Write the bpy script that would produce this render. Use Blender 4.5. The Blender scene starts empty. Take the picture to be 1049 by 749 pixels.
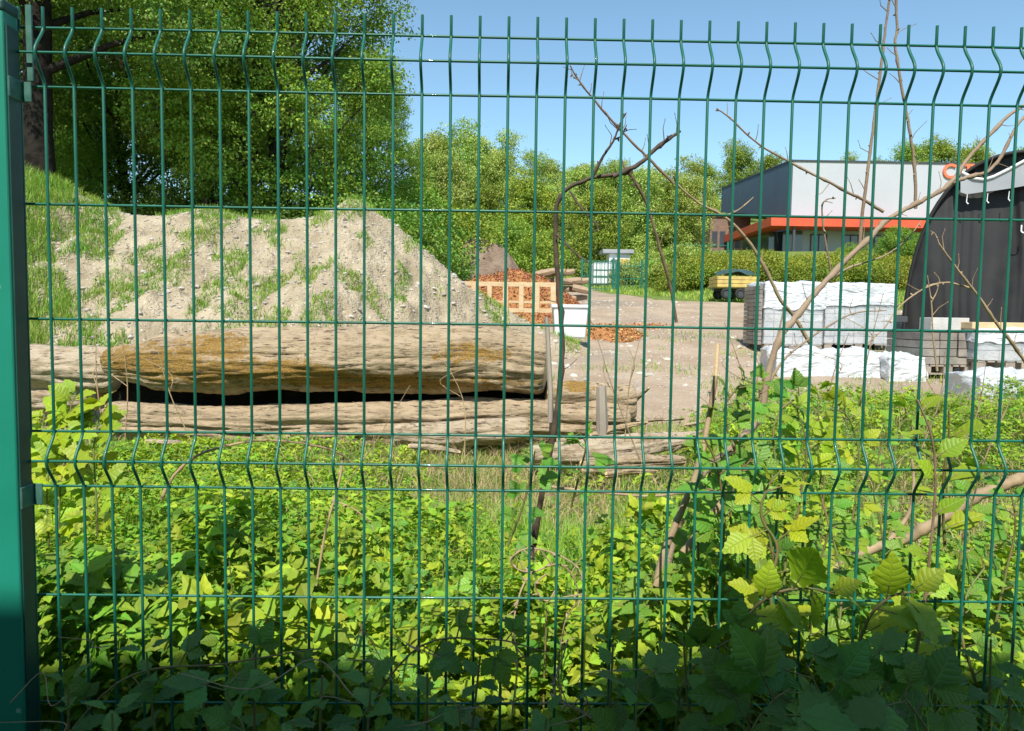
import bpy, math, random
import numpy as np
from mathutils import Vector, Matrix
R = math.radians
S = bpy.context.scene
C = S.collection
rng = np.random.default_rng(11)
random.seed(5)

# ---------------------------------------------------------------- camera
CAMZ = 1.44
YAW, PITCH, ROLL = R(1.0), R(3.8), R(0.8)
FPX = 757.6                              # focal length in pixels of the 1049 px wide photo
fw = Vector((math.sin(YAW)*math.cos(PITCH), math.cos(YAW)*math.cos(PITCH), -math.sin(PITCH)))
r0 = Vector((math.cos(YAW), -math.sin(YAW), 0))
u0 = r0.cross(fw)
rt = r0*math.cos(ROLL) + u0*math.sin(ROLL)
up = u0*math.cos(ROLL) - r0*math.sin(ROLL)
CAM = Vector((0, 0, CAMZ))
cd = bpy.data.cameras.new('camera'); cam = bpy.data.objects.new('camera', cd); C.objects.link(cam)
cd.sensor_width = 36; cd.lens = 36*FPX/1049; cd.clip_start = 0.05; cd.clip_end = 2000
M = Matrix((rt, up, -fw)).transposed().to_4x4(); M.translation = CAM
cam.matrix_world = M
S.camera = cam
def at(px, py, Y):
    """world point at depth Y (metres in front of the camera) seen at photo pixel px, py"""
    d = fw + rt*((px-524.5)/FPX) - up*((py-374.5)/FPX)
    return CAM + d*(Y/d.y)

# ---------------------------------------------------------------- light
SUN_EL, SUN_AZ = R(50), R(-8)            # sun behind the camera, slightly left
w = bpy.data.worlds.new('World'); S.world = w; w.use_nodes = True
nt = w.node_tree; nt.nodes.clear()
sky = nt.nodes.new('ShaderNodeTexSky'); sky.sky_type = 'NISHITA'; sky.sun_disc = False
sky.sun_elevation = SUN_EL; sky.sun_rotation = math.pi - SUN_AZ
sky.air_density = 1.0; sky.dust_density = 0.3; sky.ozone_density = 0.7; sky.altitude = 100
bg = nt.nodes.new('ShaderNodeBackground'); bg.inputs[1].default_value = 0.132
wo = nt.nodes.new('ShaderNodeOutputWorld')
tm = nt.nodes.new('ShaderNodeMix'); tm.data_type = 'RGBA'; tm.blend_type = 'MULTIPLY'; tm.inputs[0].default_value = 1; tm.inputs[7].default_value = (.86, 1.03, 1.0, 1)
nt.links.new(sky.outputs[0], tm.inputs[6]); nt.links.new(tm.outputs[2], bg.inputs[0]); nt.links.new(bg.outputs[0], wo.inputs[0])
sl = bpy.data.lights.new('sun', 'SUN'); sl.energy = 4.6; sl.angle = R(0.5); sl.color = (1, .955, .87)
so = bpy.data.objects.new('sun', sl); C.objects.link(so)
sd = Vector((math.sin(-SUN_AZ)*math.cos(SUN_EL), math.cos(SUN_AZ)*math.cos(SUN_EL), -math.sin(SUN_EL)))  # light travel
so.rotation_euler = sd.to_track_quat('-Z', 'Y').to_euler(); so.location = (0, -20, 30)
S.view_settings.view_transform = 'Standard'; S.view_settings.look = 'None'
S.view_settings.exposure = 0.5; S.view_settings.gamma = 1
S.render.engine = 'CYCLES'
S.cycles.max_bounces = 6; S.cycles.transparent_max_bounces = 4
S.cycles.diffuse_bounces = 3; S.cycles.glossy_bounces = 2; S.cycles.transmission_bounces = 3

# ---------------------------------------------------------------- helpers
def lk(o):
    C.objects.link(o); return o
def tag(o, label=None, cat=None, group=None, kind=None):
    if label: o['label'] = label
    if cat: o['category'] = cat
    if group: o['group'] = group
    if kind: o['kind'] = kind
    return o
def empty(name, loc=(0,0,0), label=None, cat=None, group=None, rz=0):
    o = bpy.data.objects.new(name, None); o.location = loc; o.rotation_euler = (0,0,rz); o.empty_display_size = .1
    lk(o); return tag(o, label, cat, group)
def kids(o): return list(o.children)
def copy_tree(o, parent=None):
    c = o.copy(); C.objects.link(c); c.parent = parent
    for k in kids(o): copy_tree(k, c)
    return c

class MB:
    """collects verts / faces / uvs and links them as one mesh object"""
    def __init__(s): s.v=[]; s.f3=[]; s.f4=[]; s.n=0; s.uv3=[]; s.uv4=[]
    def add(s, v, f, uv=None):
        v=np.asarray(v,float).reshape(-1,3); s.v.append(v)
        f=np.asarray(f,int)
        if uv is None: uv=np.zeros((len(v),2))
        if f.shape[1]==3: s.f3.append(f+s.n); s.uv3.append(uv[f].reshape(-1,2))
        else: s.f4.append(f+s.n); s.uv4.append(uv[f].reshape(-1,2))
        s.n+=len(v)
    def box(s, c, d, rz=0, rx=0, taper=1.0):
        hx,hy,hz=d[0]/2,d[1]/2,d[2]/2
        v=np.array([[x*hx*(taper if z<0 else 1),y*hy*(taper if z<0 else 1),z*hz] for z in(-1,1) for y in(-1,1) for x in(-1,1)],float)
        if rx:
            a=np.array([[1,0,0],[0,math.cos(rx),-math.sin(rx)],[0,math.sin(rx),math.cos(rx)]]); v=v@a.T
        if rz:
            a=np.array([[math.cos(rz),-math.sin(rz),0],[math.sin(rz),math.cos(rz),0],[0,0,1]]); v=v@a.T
        s.add(v+np.array(c),[[0,2,3,1],[4,5,7,6],[0,1,5,4],[2,6,7,3],[0,4,6,2],[1,3,7,5]]); return s
    def tube(s, pts, r, n=7, cap=True):
        P=np.array([list(p) for p in pts],float); k=len(P)
        rr=np.full(k,r) if np.isscalar(r) else np.asarray(r,float)
        T=np.gradient(P,axis=0); T/=np.linalg.norm(T,axis=1)[:,None]+1e-9
        ref=np.array([0,0,1.]) if abs(T[0,2])<.9 else np.array([0,1.,0])
        a=np.cross(T[0],ref); a/=np.linalg.norm(a)
        A=[]
        for i in range(k):
            a=a-T[i]*np.dot(a,T[i]); a/=np.linalg.norm(a)+1e-9; A.append(a)
        A=np.array(A); B=np.cross(T,A)
        th=np.linspace(0,2*math.pi,n,endpoint=False)
        v=(P[:,None]+rr[:,None,None]*(np.cos(th)[None,:,None]*A[:,None]+np.sin(th)[None,:,None]*B[:,None])).reshape(-1,3)
        i=np.arange(k-1)[:,None]*n; j=np.arange(n)[None]; j2=(j+1)%n
        f=np.stack([i+j,i+j2,i+n+j2,i+n+j],-1).reshape(-1,4)
        L=np.concatenate([[0],np.cumsum(np.linalg.norm(np.diff(P,axis=0),axis=1))])
        uv=np.stack([np.tile(th/6.283,k),np.repeat(L,n)],-1)
        s.add(v,f,uv)
        if cap:
            v2=np.concatenate([v[:n],P[:1],v[-n:],P[-1:]])
            f=[[ (q+1)%n,q,n] for q in range(n)]+[[n+1+q,n+1+(q+1)%n,2*n+1] for q in range(n)]
            s.add(v2,f)
        return s
    def build(s, name, mat, parent=None, smooth=False):
        me=bpy.data.meshes.new(name)
        V=np.concatenate(s.v) if s.v else np.zeros((0,3))
        F3=np.concatenate(s.f3) if s.f3 else np.zeros((0,3),int); F4=np.concatenate(s.f4) if s.f4 else np.zeros((0,4),int)
        me.vertices.add(len(V)); me.vertices.foreach_set('co',V.ravel())
        li=np.concatenate([F3.ravel(),F4.ravel()]); me.loops.add(len(li)); me.loops.foreach_set('vertex_index',li)
        n3,n4=len(F3),len(F4); me.polygons.add(n3+n4)
        me.polygons.foreach_set('loop_start',np.concatenate([np.arange(n3)*3,n3*3+np.arange(n4)*4]))
        me.polygons.foreach_set('loop_total',np.concatenate([np.full(n3,3),np.full(n4,4)]))
        uv=np.concatenate(([np.concatenate(s.uv3)] if s.uv3 else [])+([np.concatenate(s.uv4)] if s.uv4 else []))
        me.uv_layers.new(name='UVMap').data.foreach_set('uv',uv.ravel())
        me.polygons.foreach_set('use_smooth',np.full(n3+n4,bool(smooth)))
        me.update(calc_edges=True); me.validate()
        for m in (mat if isinstance(mat,(list,tuple)) else [mat]): me.materials.append(m)
        o=bpy.data.objects.new(name,me); C.objects.link(o); o.parent=parent
        return o
def bevel(o, wd=.01, seg=2):
    m=o.modifiers.new('bevel','BEVEL'); m.width=wd; m.segments=seg; m.limit_method='ANGLE'; return o

def _h(a,b,c):
    n=(a*374761393+b*668265263+c*2147483647//7)&0x7fffffff
    n=((n^(n>>13))*1274126177)&0x7fffffff
    return ((n^(n>>16))&0xffff)/65535.
def vnoise(P):
    P=np.asarray(P,float); I=np.floor(P).astype(np.int64); F=P-I; F=F*F*(3-2*F); r=0
    for a in(0,1):
        for b in(0,1):
            for c in(0,1):
                w_=(F[...,0] if a else 1-F[...,0])*(F[...,1] if b else 1-F[...,1])*(F[...,2] if c else 1-F[...,2])
                r=r+w_*_h(I[...,0]+a,I[...,1]+b,I[...,2]+c)
    return r*2-1
def fbm(P,oc=4,g=.5):
    P=np.asarray(P,float); s=0; a=1
    for i in range(oc): s=s+a*vnoise(P*(2.03**i)+i*17.3); a*=g
    return s
def sstep(a,b,x):
    t=np.clip((x-a)/(b-a),0,1); return t*t*(3-2*t)

def _film(m):
    N=m.node_tree.nodes; L=m.node_tree.links; o=N['Material Output']; src=o.inputs[0].links[0].from_socket
    t=N.new('ShaderNodeBsdfTransparent'); x=N.new('ShaderNodeMixShader'); x.inputs[0].default_value=.42; L.new(t.outputs[0],x.inputs[1]); L.new(src,x.inputs[2]); L.new(x.outputs[0],o.inputs[0]); return m
# ---------------------------------------------------------------- materials
def mat(name, col, rough=.8, col2=None, scale=5., bump=0., bscale=None, metal=0., spec=.5, island=0., coat=0., stretch=None, dist=.02, detail=5, transl=0., tcol=None, ramp=(.35,.65), extra=None):
    m=bpy.data.materials.new(name); m.use_nodes=True; n=m.node_tree; N=n.nodes; L=n.links
    b=N['Principled BSDF']; b.inputs['Roughness'].default_value=rough; b.inputs['Metallic'].default_value=metal
    b.inputs['Specular IOR Level'].default_value=spec; b.inputs['Coat Weight'].default_value=coat
    tc=N.new('ShaderNodeTexCoord'); mp=N.new('ShaderNodeMapping'); L.new(tc.outputs['Object'],mp.inputs[0])
    if stretch: mp.inputs['Scale'].default_value=stretch
    c=(*col,1); out=None
    rgb=N.new('ShaderNodeRGB'); rgb.outputs[0].default_value=c; out=rgb.outputs[0]
    if col2:
        no=N.new('ShaderNodeTexNoise'); no.inputs['Scale'].default_value=scale; no.inputs['Detail'].default_value=detail; L.new(mp.outputs[0],no.inputs[0])
        mr=N.new('ShaderNodeMapRange'); mr.inputs[1].default_value=ramp[0]; mr.inputs[2].default_value=ramp[1]; L.new(no.outputs[0],mr.inputs[0])
        mx=N.new('ShaderNodeMix'); mx.data_type='RGBA'; L.new(mr.outputs[0],mx.inputs[0]); L.new(out,mx.inputs[6]); mx.inputs[7].default_value=(*col2,1); out=mx.outputs[2]
    if island:
        g=N.new('ShaderNodeNewGeometry'); hs=N.new('ShaderNodeHueSaturation'); L.new(out,hs.inputs['Color'])
        m1=N.new('ShaderNodeMapRange'); m1.inputs[3].default_value=1-island; m1.inputs[4].default_value=1+island; L.new(g.outputs['Random Per Island'],m1.inputs[0]); L.new(m1.outputs[0],hs.inputs['Value'])
        mm=N.new('ShaderNodeMath'); mm.operation='MULTIPLY'; mm.inputs[1].default_value=7.31; L.new(g.outputs['Random Per Island'],mm.inputs[0])
        fr=N.new('ShaderNodeMath'); fr.operation='FRACT'; L.new(mm.outputs[0],fr.inputs[0])
        m2=N.new('ShaderNodeMapRange'); m2.inputs[3].default_value=.5-.045*island*2; m2.inputs[4].default_value=.5+.03*island*2; L.new(fr.outputs[0],m2.inputs[0]); L.new(m2.outputs[0],hs.inputs['Hue'])
        oi=N.new('ShaderNodeObjectInfo'); h2=N.new('ShaderNodeHueSaturation'); L.new(hs.outputs[0],h2.inputs['Color'])
        m3=N.new('ShaderNodeMapRange'); m3.inputs[3].default_value=1-island*.45; m3.inputs[4].default_value=1+island*.45; L.new(oi.outputs['Random'],m3.inputs[0]); L.new(m3.outputs[0],h2.inputs['Value'])
        f3=N.new('ShaderNodeMath'); f3.operation='MULTIPLY'; f3.inputs[1].default_value=5.77; L.new(oi.outputs['Random'],f3.inputs[0]); f4=N.new('ShaderNodeMath'); f4.operation='FRACT'; L.new(f3.outputs[0],f4.inputs[0])
        m4=N.new('ShaderNodeMapRange'); m4.inputs[3].default_value=.5-.05*island; m4.inputs[4].default_value=.5+.04*island; L.new(f4.outputs[0],m4.inputs[0]); L.new(m4.outputs[0],h2.inputs['Hue'])
        out=h2.outputs[0]
    if extra: out=extra(N,L,tc,mp,out,b)
    L.new(out,b.inputs['Base Color'])
    if bump:
        nb=N.new('ShaderNodeTexNoise'); nb.inputs['Scale'].default_value=bscale or scale*3; nb.inputs['Detail'].default_value=6; L.new(mp.outputs[0],nb.inputs[0])
        bp=N.new('ShaderNodeBump'); bp.inputs['Strength'].default_value=bump; bp.inputs['Distance'].default_value=dist; L.new(nb.outputs[0],bp.inputs['Height']); L.new(bp.outputs[0],b.inputs['Normal'])
    if transl:
        tr=N.new('ShaderNodeBsdfTranslucent')
        hs=N.new('ShaderNodeMix'); hs.data_type='RGBA'; hs.blend_type='MULTIPLY'; hs.inputs[0].default_value=1; L.new(out,hs.inputs[6]); hs.inputs[7].default_value=(*(tcol or (1.5,1.5,.6)),1); L.new(hs.outputs[2],tr.inputs[0])
        ms=N.new('ShaderNodeMixShader'); ms.inputs[0].default_value=transl; L.new(b.outputs[0],ms.inputs[1]); L.new(tr.outputs[0],ms.inputs[2])
        L.new(ms.outputs[0],N['Material Output'].inputs[0])
    return m
def veins(N,L,tc,mp,out,b):
    """midrib and side veins from the leaf's own uv (u across -1..1, v along 0..1), lighter and grooved"""
    uv=N.new('ShaderNodeSeparateXYZ'); L.new(tc.outputs['UV'],uv.inputs[0])
    def m(op,a,bv=None,cv=None):
        x=N.new('ShaderNodeMath'); x.operation=op
        for i,q in enumerate((a,bv,cv)):
            if q is None: continue
            if isinstance(q,(int,float)): x.inputs[i].default_value=q
            else: L.new(q,x.inputs[i])
        return x.outputs[0]
    au=m('ABSOLUTE',uv.outputs[0])
    ph=m('MULTIPLY',m('SUBTRACT',uv.outputs[1],m('MULTIPLY',au,.22)),44.)
    sv=m('POWER',m('ABSOLUTE',m('SINE',m('MULTIPLY',ph,.5))),.35)         # 0 in the vein
    mid=m('MINIMUM',m('MULTIPLY',au,14.),1.)
    hgt=m('MINIMUM',sv,mid)
    mx=N.new('ShaderNodeMix'); mx.data_type='RGBA'; L.new(m('MULTIPLY',m('SUBTRACT',1.,hgt),.16),mx.inputs[0]); L.new(out,mx.inputs[6]); mx.inputs[7].default_value=(.28,.36,.12,1)
    bp=N.new('ShaderNodeBump'); bp.inputs['Strength'].default_value=.5; bp.inputs['Distance'].default_value=.0022; L.new(hgt,bp.inputs['Height']); L.new(bp.outputs[0],b.inputs['Normal'])
    return mx.outputs[2]
MT={}
MT['steel']=mat('green_coated_steel',(.005,.105,.064),.44,(.012,.15,.10),scale=9,spec=.45,coat=.08,bump=.05,bscale=260,dist=.001)
def chips(N,L,tc,mp,out,b):
    no=N.new('ShaderNodeTexNoise'); no.inputs['Scale'].default_value=34; no.inputs['Detail'].default_value=8; L.new(tc.outputs['Object'],no.inputs[0])
    mr=N.new('ShaderNodeMapRange'); mr.inputs[1].default_value=.665; mr.inputs[2].default_value=.70; L.new(no.outputs[0],mr.inputs[0])
    mx=N.new('ShaderNodeMix'); mx.data_type='RGBA'; L.new(mr.outputs[0],mx.inputs[0]); L.new(out,mx.inputs[6]); mx.inputs[7].default_value=(.22,.4,.34,1)
    return mx.outputs[2]
MT['post']=mat('green_post_paint',(.009,.20,.135),.42,(.012,.235,.16),scale=6,coat=.1,bump=.08,bscale=120,dist=.001,extra=chips)
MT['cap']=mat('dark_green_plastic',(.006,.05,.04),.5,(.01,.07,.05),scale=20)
MT['clip']=mat('grey_green_clip',(.03,.12,.09),.45,(.08,.2,.16),scale=40,metal=.2)
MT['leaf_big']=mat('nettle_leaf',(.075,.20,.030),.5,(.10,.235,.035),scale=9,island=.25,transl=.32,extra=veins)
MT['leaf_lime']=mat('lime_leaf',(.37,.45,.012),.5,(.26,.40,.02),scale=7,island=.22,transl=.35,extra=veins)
MT['leaf_bramble']=mat('bramble_leaf',(.12,.29,.03),.48,(.19,.36,.03),scale=8,island=.28,transl=.32,extra=veins)
MT['under']=mat('undergrowth_leaf',(.135,.33,.020),.68,(.30,.46,.025),scale=2.2,island=.4,transl=.3)
MT['grass']=mat('grass_blade',(.20,.38,.035),.6,(.33,.45,.06),scale=2.,island=.35,transl=.3)
MT['grass_far']=mat('mound_grass',(.18,.33,.04),.7,(.30,.40,.08),scale=1.2,island=.35,transl=.25)
MT['straw']=mat('dry_straw',(.50,.38,.20),.8,(.36,.26,.14),scale=6,island=.3,transl=.15)
MT['stem']=mat('green_stem',(.13,.2,.05),.6,(.22,.13,.06),scale=14)
MT['twig']=mat('brown_twig',(.17,.105,.065),.8,(.26,.18,.12),scale=30,bump=.3,bscale=200,dist=.002)
MT['twig_pale']=mat('pale_dead_branch',(.42,.31,.18),.8,(.28,.20,.12),scale=22,bump=.35,bscale=160,dist=.002)
MT['twig_brown']=mat('brown_branch_bark',(.24,.165,.105),.8,(.33,.25,.17),scale=9,bump=.5,bscale=150,dist=.003)
MT['twig_dark']=mat('dark_twig',(.05,.035,.025),.8,(.12,.08,.05),scale=26,bump=.3,bscale=200,dist=.002)
MT['trunk']=mat('tree_bark',(.030,.025,.02),.9,(.06,.05,.038),scale=5,bump=.7,bscale=9,dist=.05,spec=.1)
MT['shaded_bark']=mat('shaded_tree_bark',(.014,.012,.010),.95,(.03,.025,.02),scale=5,bump=.7,bscale=9,dist=.05,spec=.05)  # bark blackened: shade of foliage and log gap is in the colour
MT['crown_a']=mat('oak_foliage',(.095,.205,.026),.55,(.17,.28,.035),scale=.7,island=.4,transl=.28)
MT['crown_b']=mat('beech_foliage',(.125,.265,.028),.55,(.21,.33,.035),scale=.7,island=.4,transl=.28)
MT['crown_c']=mat('spring_foliage',(.22,.35,.05),.55,(.34,.40,.10),scale=.5,island=.35,transl=.25)
MT['crown_e']=mat('hill_foliage',(.15,.27,.02),.55,(.24,.33,.04),scale=.5,island=.4,transl=.25)
MT['crown_d']=mat('hedge_foliage',(.27,.31,.02),.6,(.16,.235,.02),scale=1.4,island=.35,transl=.2)

# ================================================================ TERRAIN
HX=[-10,2.3,4.5,6.6,13,25,42,55,70,100,130,200,500]
HZ=[0,0,.12,.30,.87,1.95,2.94,4.1,7.,13,19.5,25,30]
def hgt(x,y):
    x=np.asarray(x,float); y=np.asarray(y,float)
    z=np.interp(y,HX,HZ)
    bank=sstep(6.6,11.5,x-(y-38)*.03)*sstep(29,36,y)*(1-sstep(56,72,y))          # planted bank right of the track
    z=z+bank*(.6+.5*sstep(32,54,y))
    pad=sstep(15,20,x)*sstep(56,67,y)*(1-sstep(102,112,y))
    z=z*(1-pad)+7.6*pad
    z=z+.05*fbm(np.stack([x*.35,y*.35,0*x],-1),3)*np.clip((y-3)/8,0,1)
    z=z+.018*fbm(np.stack([x*2.3,y*2.3,0*x+4],-1),3)
    return z
def grid_mesh(xs,ys,hf):
    X,Y=np.meshgrid(xs,ys); Z=hf(X,Y); n=len(xs)
    v=np.stack([X,Y,Z],-1).reshape(-1,3)
    i=(np.arange(len(ys)-1)[:,None]*n+np.arange(n-1)[None]).ravel()
    return v,np.stack([i,i+1,i+n+1,i+n],-1)
u=np.linspace(-1,1,330); xs=np.sign(u)*(np.abs(u)**2.3)*420+ u*18
ys=np.concatenate([np.linspace(-12,3,20)[:-1],np.linspace(3,60,260)[:-1],60+(np.linspace(0,1,90)**1.8)*560])
GV,GF=grid_mesh(xs,ys,hgt)
def yard_mask(x,y):
    """1 where the ground is bare packed dirt"""
    n=fbm(np.stack([x*.5,y*.5,0*x],-1),3)*.9
    left=-9+0*x; right=np.interp(y,[7,21,24,26,28,36,46,60],[30,30,12,8.6,6.7,6.3,6.0,6.2])+n*.3
    a=sstep(6.2,7.6,y+n*.5)*(1-sstep(47,50,y))*sstep(0,1.2,right-x)*sstep(0,2,x-left)
    return a
gm=bpy.data.materials.new('ground_soil_and_grass'); gm.use_nodes=True
def ground_nodes(m):
    N=m.node_tree.nodes; L=m.node_tree.links; b=N['Principled BSDF']; b.inputs['Roughness'].default_value=.95; b.inputs['Specular IOR Level'].default_value=.15
    tc=N.new('ShaderNodeTexCoord')
    def noise(s,d=6,r=.55):
        x=N.new('ShaderNodeTexNoise'); x.inputs['Scale'].default_value=s; x.inputs['Detail'].default_value=d; x.inputs['Roughness'].default_value=r; L.new(tc.outputs['Object'],x.inputs[0]); return x.outputs[0]
    def ramp(v,a,b_,c1,c2):
        r=N.new('ShaderNodeMapRange'); r.inputs[1].default_value=a; r.inputs[2].default_value=b_; L.new(v,r.inputs[0])
        x=N.new('ShaderNodeMix'); x.data_type='RGBA'; L.new(r.outputs[0],x.inputs[0])
        for q,c in((6,c1),(7,c2)):
            if isinstance(c,tuple): x.inputs[q].default_value=(*c,1)
            else: L.new(c,x.inputs[q])
        return x.outputs[2]
    dirt=ramp(noise(1.1),.38,.62,(.43,.33,.235),(.34,.25,.17))
    dirt=ramp(noise(.22,4),.5,.64,dirt,(.27,.215,.165))
    dirt=ramp(noise(38,3),.60,.68,dirt,(.52,.47,.41))
    grass=ramp(noise(2.6),.4,.6,(.09,.16,.025),(.19,.24,.05))
    grass=ramp(noise(7),.56,.66,grass,(.25,.19,.11))
    at_=N.new('ShaderNodeAttribute'); at_.attribute_name='yard'
    ad=N.new('ShaderNodeMath'); ad.operation='ADD'; L.new(at_.outputs['Fac'],ad.inputs[0])
    n2=noise(1.7); s=N.new('ShaderNodeMath'); s.operation='MULTIPLY_ADD'; L.new(n2,s.inputs[0]); s.inputs[1].default_value=1.1; s.inputs[2].default_value=-.55; L.new(s.outputs[0],ad.inputs[1])
    fin=ramp(ad.outputs[0],.42,.58,grass,dirt); L.new(fin,b.inputs['Base Color'])
    bp=N.new('ShaderNodeBump'); bp.inputs['Strength'].default_value=.8; bp.inputs['Distance'].default_value=.05; L.new(noise(9,8,.65),bp.inputs['Height']); L.new(bp.outputs[0],b.inputs['Normal'])
ground_nodes(gm)
ym=yard_mask(GV[:,0],GV[:,1]); fm=ym[GF].mean(1)>.5
for nm,sel in(('ground',~fm),('dirt_yard',fm)):
    g=MB(); g.v=[GV]; g.n=len(GV); g.f4=[GF[sel]]; g.uv4=[np.zeros((sel.sum()*4,2))]
    o=g.build(nm,gm,smooth=True); a=o.data.attributes.new('yard','FLOAT','POINT'); a.data.foreach_set('value',ym)
    o['kind']='structure'
    if nm=='dirt_yard': o['label']='bare packed dirt yard stretching back to the green gate'

# ================================================================ leaf templates
def leaf_lo(wd=.6,fold=.12,droop=.12):
    v=np.array([[0,0,0],[-wd/2,.42,fold],[0,.45,0],[wd/2,.42,fold],[0,1,-droop]])
    return v,np.array([[0,2,1],[0,3,2],[1,2,4],[2,3,4]]),np.array([[0,0],[-1,.4],[0,.4],[1,.4],[0,1]])
def leaf_hi(wd=.6,fold=.10,droop=.22,st=14,peak=.36,serr=.06,lobed=False,heart=0.):
    V=[];U=[]
    for i in range(st+1):
        t=i/st
        pr=(t/peak)**.62 if t<peak else (1-((t-peak)/(1-peak))**1.35)
        pr=max(pr,0.)
        if lobed: pr*=1-.24*abs(math.sin(t*math.pi*2.3+.5))
        hw=wd/2*pr*(1+(serr*2.2 if i%2 else -serr*1.2)) if 0<i<st else wd/2*heart*(i==0)
        for s in(-1,-.5,0,.5,1):
            x=s*hw; y=t-(heart*.16*abs(s) if i<2 else 0)+(.02 if (i%2 and abs(s)==1) else 0)
            z=fold*abs(s)*pr-droop*t*t+.018*math.sin(i*2.2)*abs(s)-.03*(abs(s)==1)*pr
            V.append((x,y,z)); U.append((s*pr,t))
    F=[]
    for i in range(st):
        for k in range(4):
            a=i*5+k; F.append([a,a+1,a+6]); F.append([a,a+6,a+5])
    return np.array(V),np.array(F),np.array(U)
def xf(t,sc=1,rz=0,rx=0,ry=0,tr=(0,0,0)):
    v,f,u=t; m=(Matrix.Rotation(rz,3,'Z')@Matrix.Rotation(rx,3,'X')@Matrix.Rotation(ry,3,'Y'))
    return (v*sc)@np.array(m).T+np.array(tr),f,u
def join(ts):
    V=[];F=[];U=[];n=0
    for v,f,u in ts: V.append(v);F.append(f+n);U.append(u);n+=len(v)
    return np.concatenate(V),np.concatenate(F),np.concatenate(U)
def trifol(L): # bramble leaf: end leaflet, two side leaflets, petiole along +y, unit overall length
    return join([xf(L,.62,0,-.1,0,(0,.42,0)),xf(L,.5,1.15,-.15,.15,(-.02,.40,0)),xf(L,.5,-1.15,-.15,-.15,(.02,.40,0))])
def quint(L):
    return join([xf(L,.6,0,-.1,0,(0,.42,0)),xf(L,.5,.95,-.12,.15,(-.02,.42,0)),xf(L,.5,-.95,-.12,-.15,(.02,.42,0)),xf(L,.36,1.9,-.2,.1,(-.02,.38,-.01)),xf(L,.36,-1.9,-.2,-.1,(.02,.38,-.01))])
def scatter(mb,tpl,pos,dr,upv,sc,bend=None):
    v,f,u=tpl; K=len(pos)
    d=dr/np.linalg.norm(dr,axis=1)[:,None]; r=np.cross(d,upv); r/=np.linalg.norm(r,axis=1)[:,None]+1e-9; n=np.cross(r,d)
    sc=np.asarray(sc).reshape(-1,1,1)
    V=pos[:,None]+sc*(v[None,:,0:1]*r[:,None]+v[None,:,1:2]*d[:,None]+v[None,:,2:3]*n[:,None])
    F=(f[None]+np.arange(K)[:,None,None]*len(v)).reshape(-1,3)
    mb.add(V.reshape(-1,3),F,np.tile(u,(K,1)))
def rdir(K,el0,el1,r=rng):
    a=r.uniform(0,2*math.pi,K); e=r.uniform(el0,el1,K); return np.stack([np.cos(a)*np.cos(e),np.sin(a)*np.cos(e),np.sin(e)],-1)
UP=np.array([0,0,1.])
def jup(K,j=.4,r=rng):
    return UP+r.normal(0,j,(K,3))

# ================================================================ TREES
def crown_mesh(r,blobs,nleaf,size,fill=.35):
    """blobs: (x,y,z,rx,rz); leaf-sized faces in tufts around each limb end"""
    mb=MB(); tpl=leaf_lo(.75,.14,.1)
    B=np.array(blobs); wgt=B[:,3]**2; wgt/=wgt.sum()
    # tufts first, leaves cluster on tufts so that light shows between them
    nt_=nleaf//26; bi=r.choice(len(B),nt_,p=wgt)
    d=r.normal(0,1,(nt_,3)); d/=np.linalg.norm(d,axis=1)[:,None]
    rad=np.where(r.random(nt_)<fill,r.uniform(.25,.85,nt_),r.uniform(.82,1.12,nt_))
    tc=B[bi,:3]+d*rad[:,None]*np.stack([B[bi,3],B[bi,3],B[bi,4]],-1)
    ti=np.repeat(np.arange(nt_),26); K=len(ti)
    off=r.normal(0,1,(K,3))*size*np.array([1.9,1.9,1.0])
    pos=tc[ti]+off; 
    dr=d[ti]*.7+r.normal(0,.7,(K,3)); dr[:,2]-=.25
    scatter(mb,tpl,pos,dr,d[ti]*.6+UP*.7+r.normal(0,.5,(K,3)),size*r.uniform(.7,1.45,K))
    return mb
def tree_proto(name,seed,H,Rc,bare,nleaf,size,mt,nb=26,tr=.16,squash=.75,lean=0.):
    r=np.random.default_rng(seed)
    root=empty(name)
    blobs=[];tb=MB()
    n=10; pts=[]; x=y=0
    for i in range(n):
        t=i/(n-1); x+=r.normal(0,.012*H)*(i>0)+lean*H/n; y+=r.normal(0,.012*H)*(i>0); pts.append((x,y,t*H*.86-.3))
    tb.tube(pts,[tr*(1.35 if i==0 else 1)*(1-.82*i/(n-1)) for i in range(n)],9)
    for k in range(nb):
        t=bare+(1-bare)*((k+.5)/nb)**.85; z=t*H
        env=Rc*math.sin(math.pi*min(1,max(.08,(t-bare*.75)/(1.06-bare*.75))))**.65
        a=k*2.4+r.uniform(-.5,.5); rr=env*r.uniform(.35,.82)
        c=np.array([math.cos(a)*rr,math.sin(a)*rr,z+r.uniform(-.03,.03)*H])
        i0=min(n-2,max(1,int((z*.80)/H/.86*(n-1)))); p0=np.array(pts[i0]); c[:2]+=p0[:2]
        bl=Rc*r.uniform(.26,.42)*(26/nb)**.33
        blobs.append((*c,bl,bl*squash))
        mid=(p0+c)/2+np.array([0,0,-.03*H*r.random()])
        tb.tube([p0,mid*.6+p0*.4+r.normal(0,.02*H/3,3),mid,c],[tr*.38,tr*.28,tr*.2,tr*.06],5)
    tb.build('trunk',MT['trunk'],root,smooth=True)
    crown_mesh(r,blobs,nleaf,size).build('crown',mt,root)
    root['category']='tree'
    return root
used_protos=set()
def place(proto,loc,rz,sc,label,group,cat='tree',sz=None):
    if proto.name in used_protos: o=copy_tree(proto)
    else: used_protos.add(proto.name); o=proto
    o.location=loc; o.rotation_euler=(0,0,rz); o.scale=(sc,sc,sz or sc); tag(o,label,cat,group); return o
def gz(x,y): return float(hgt(np.array(x),np.array(y)))

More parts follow.
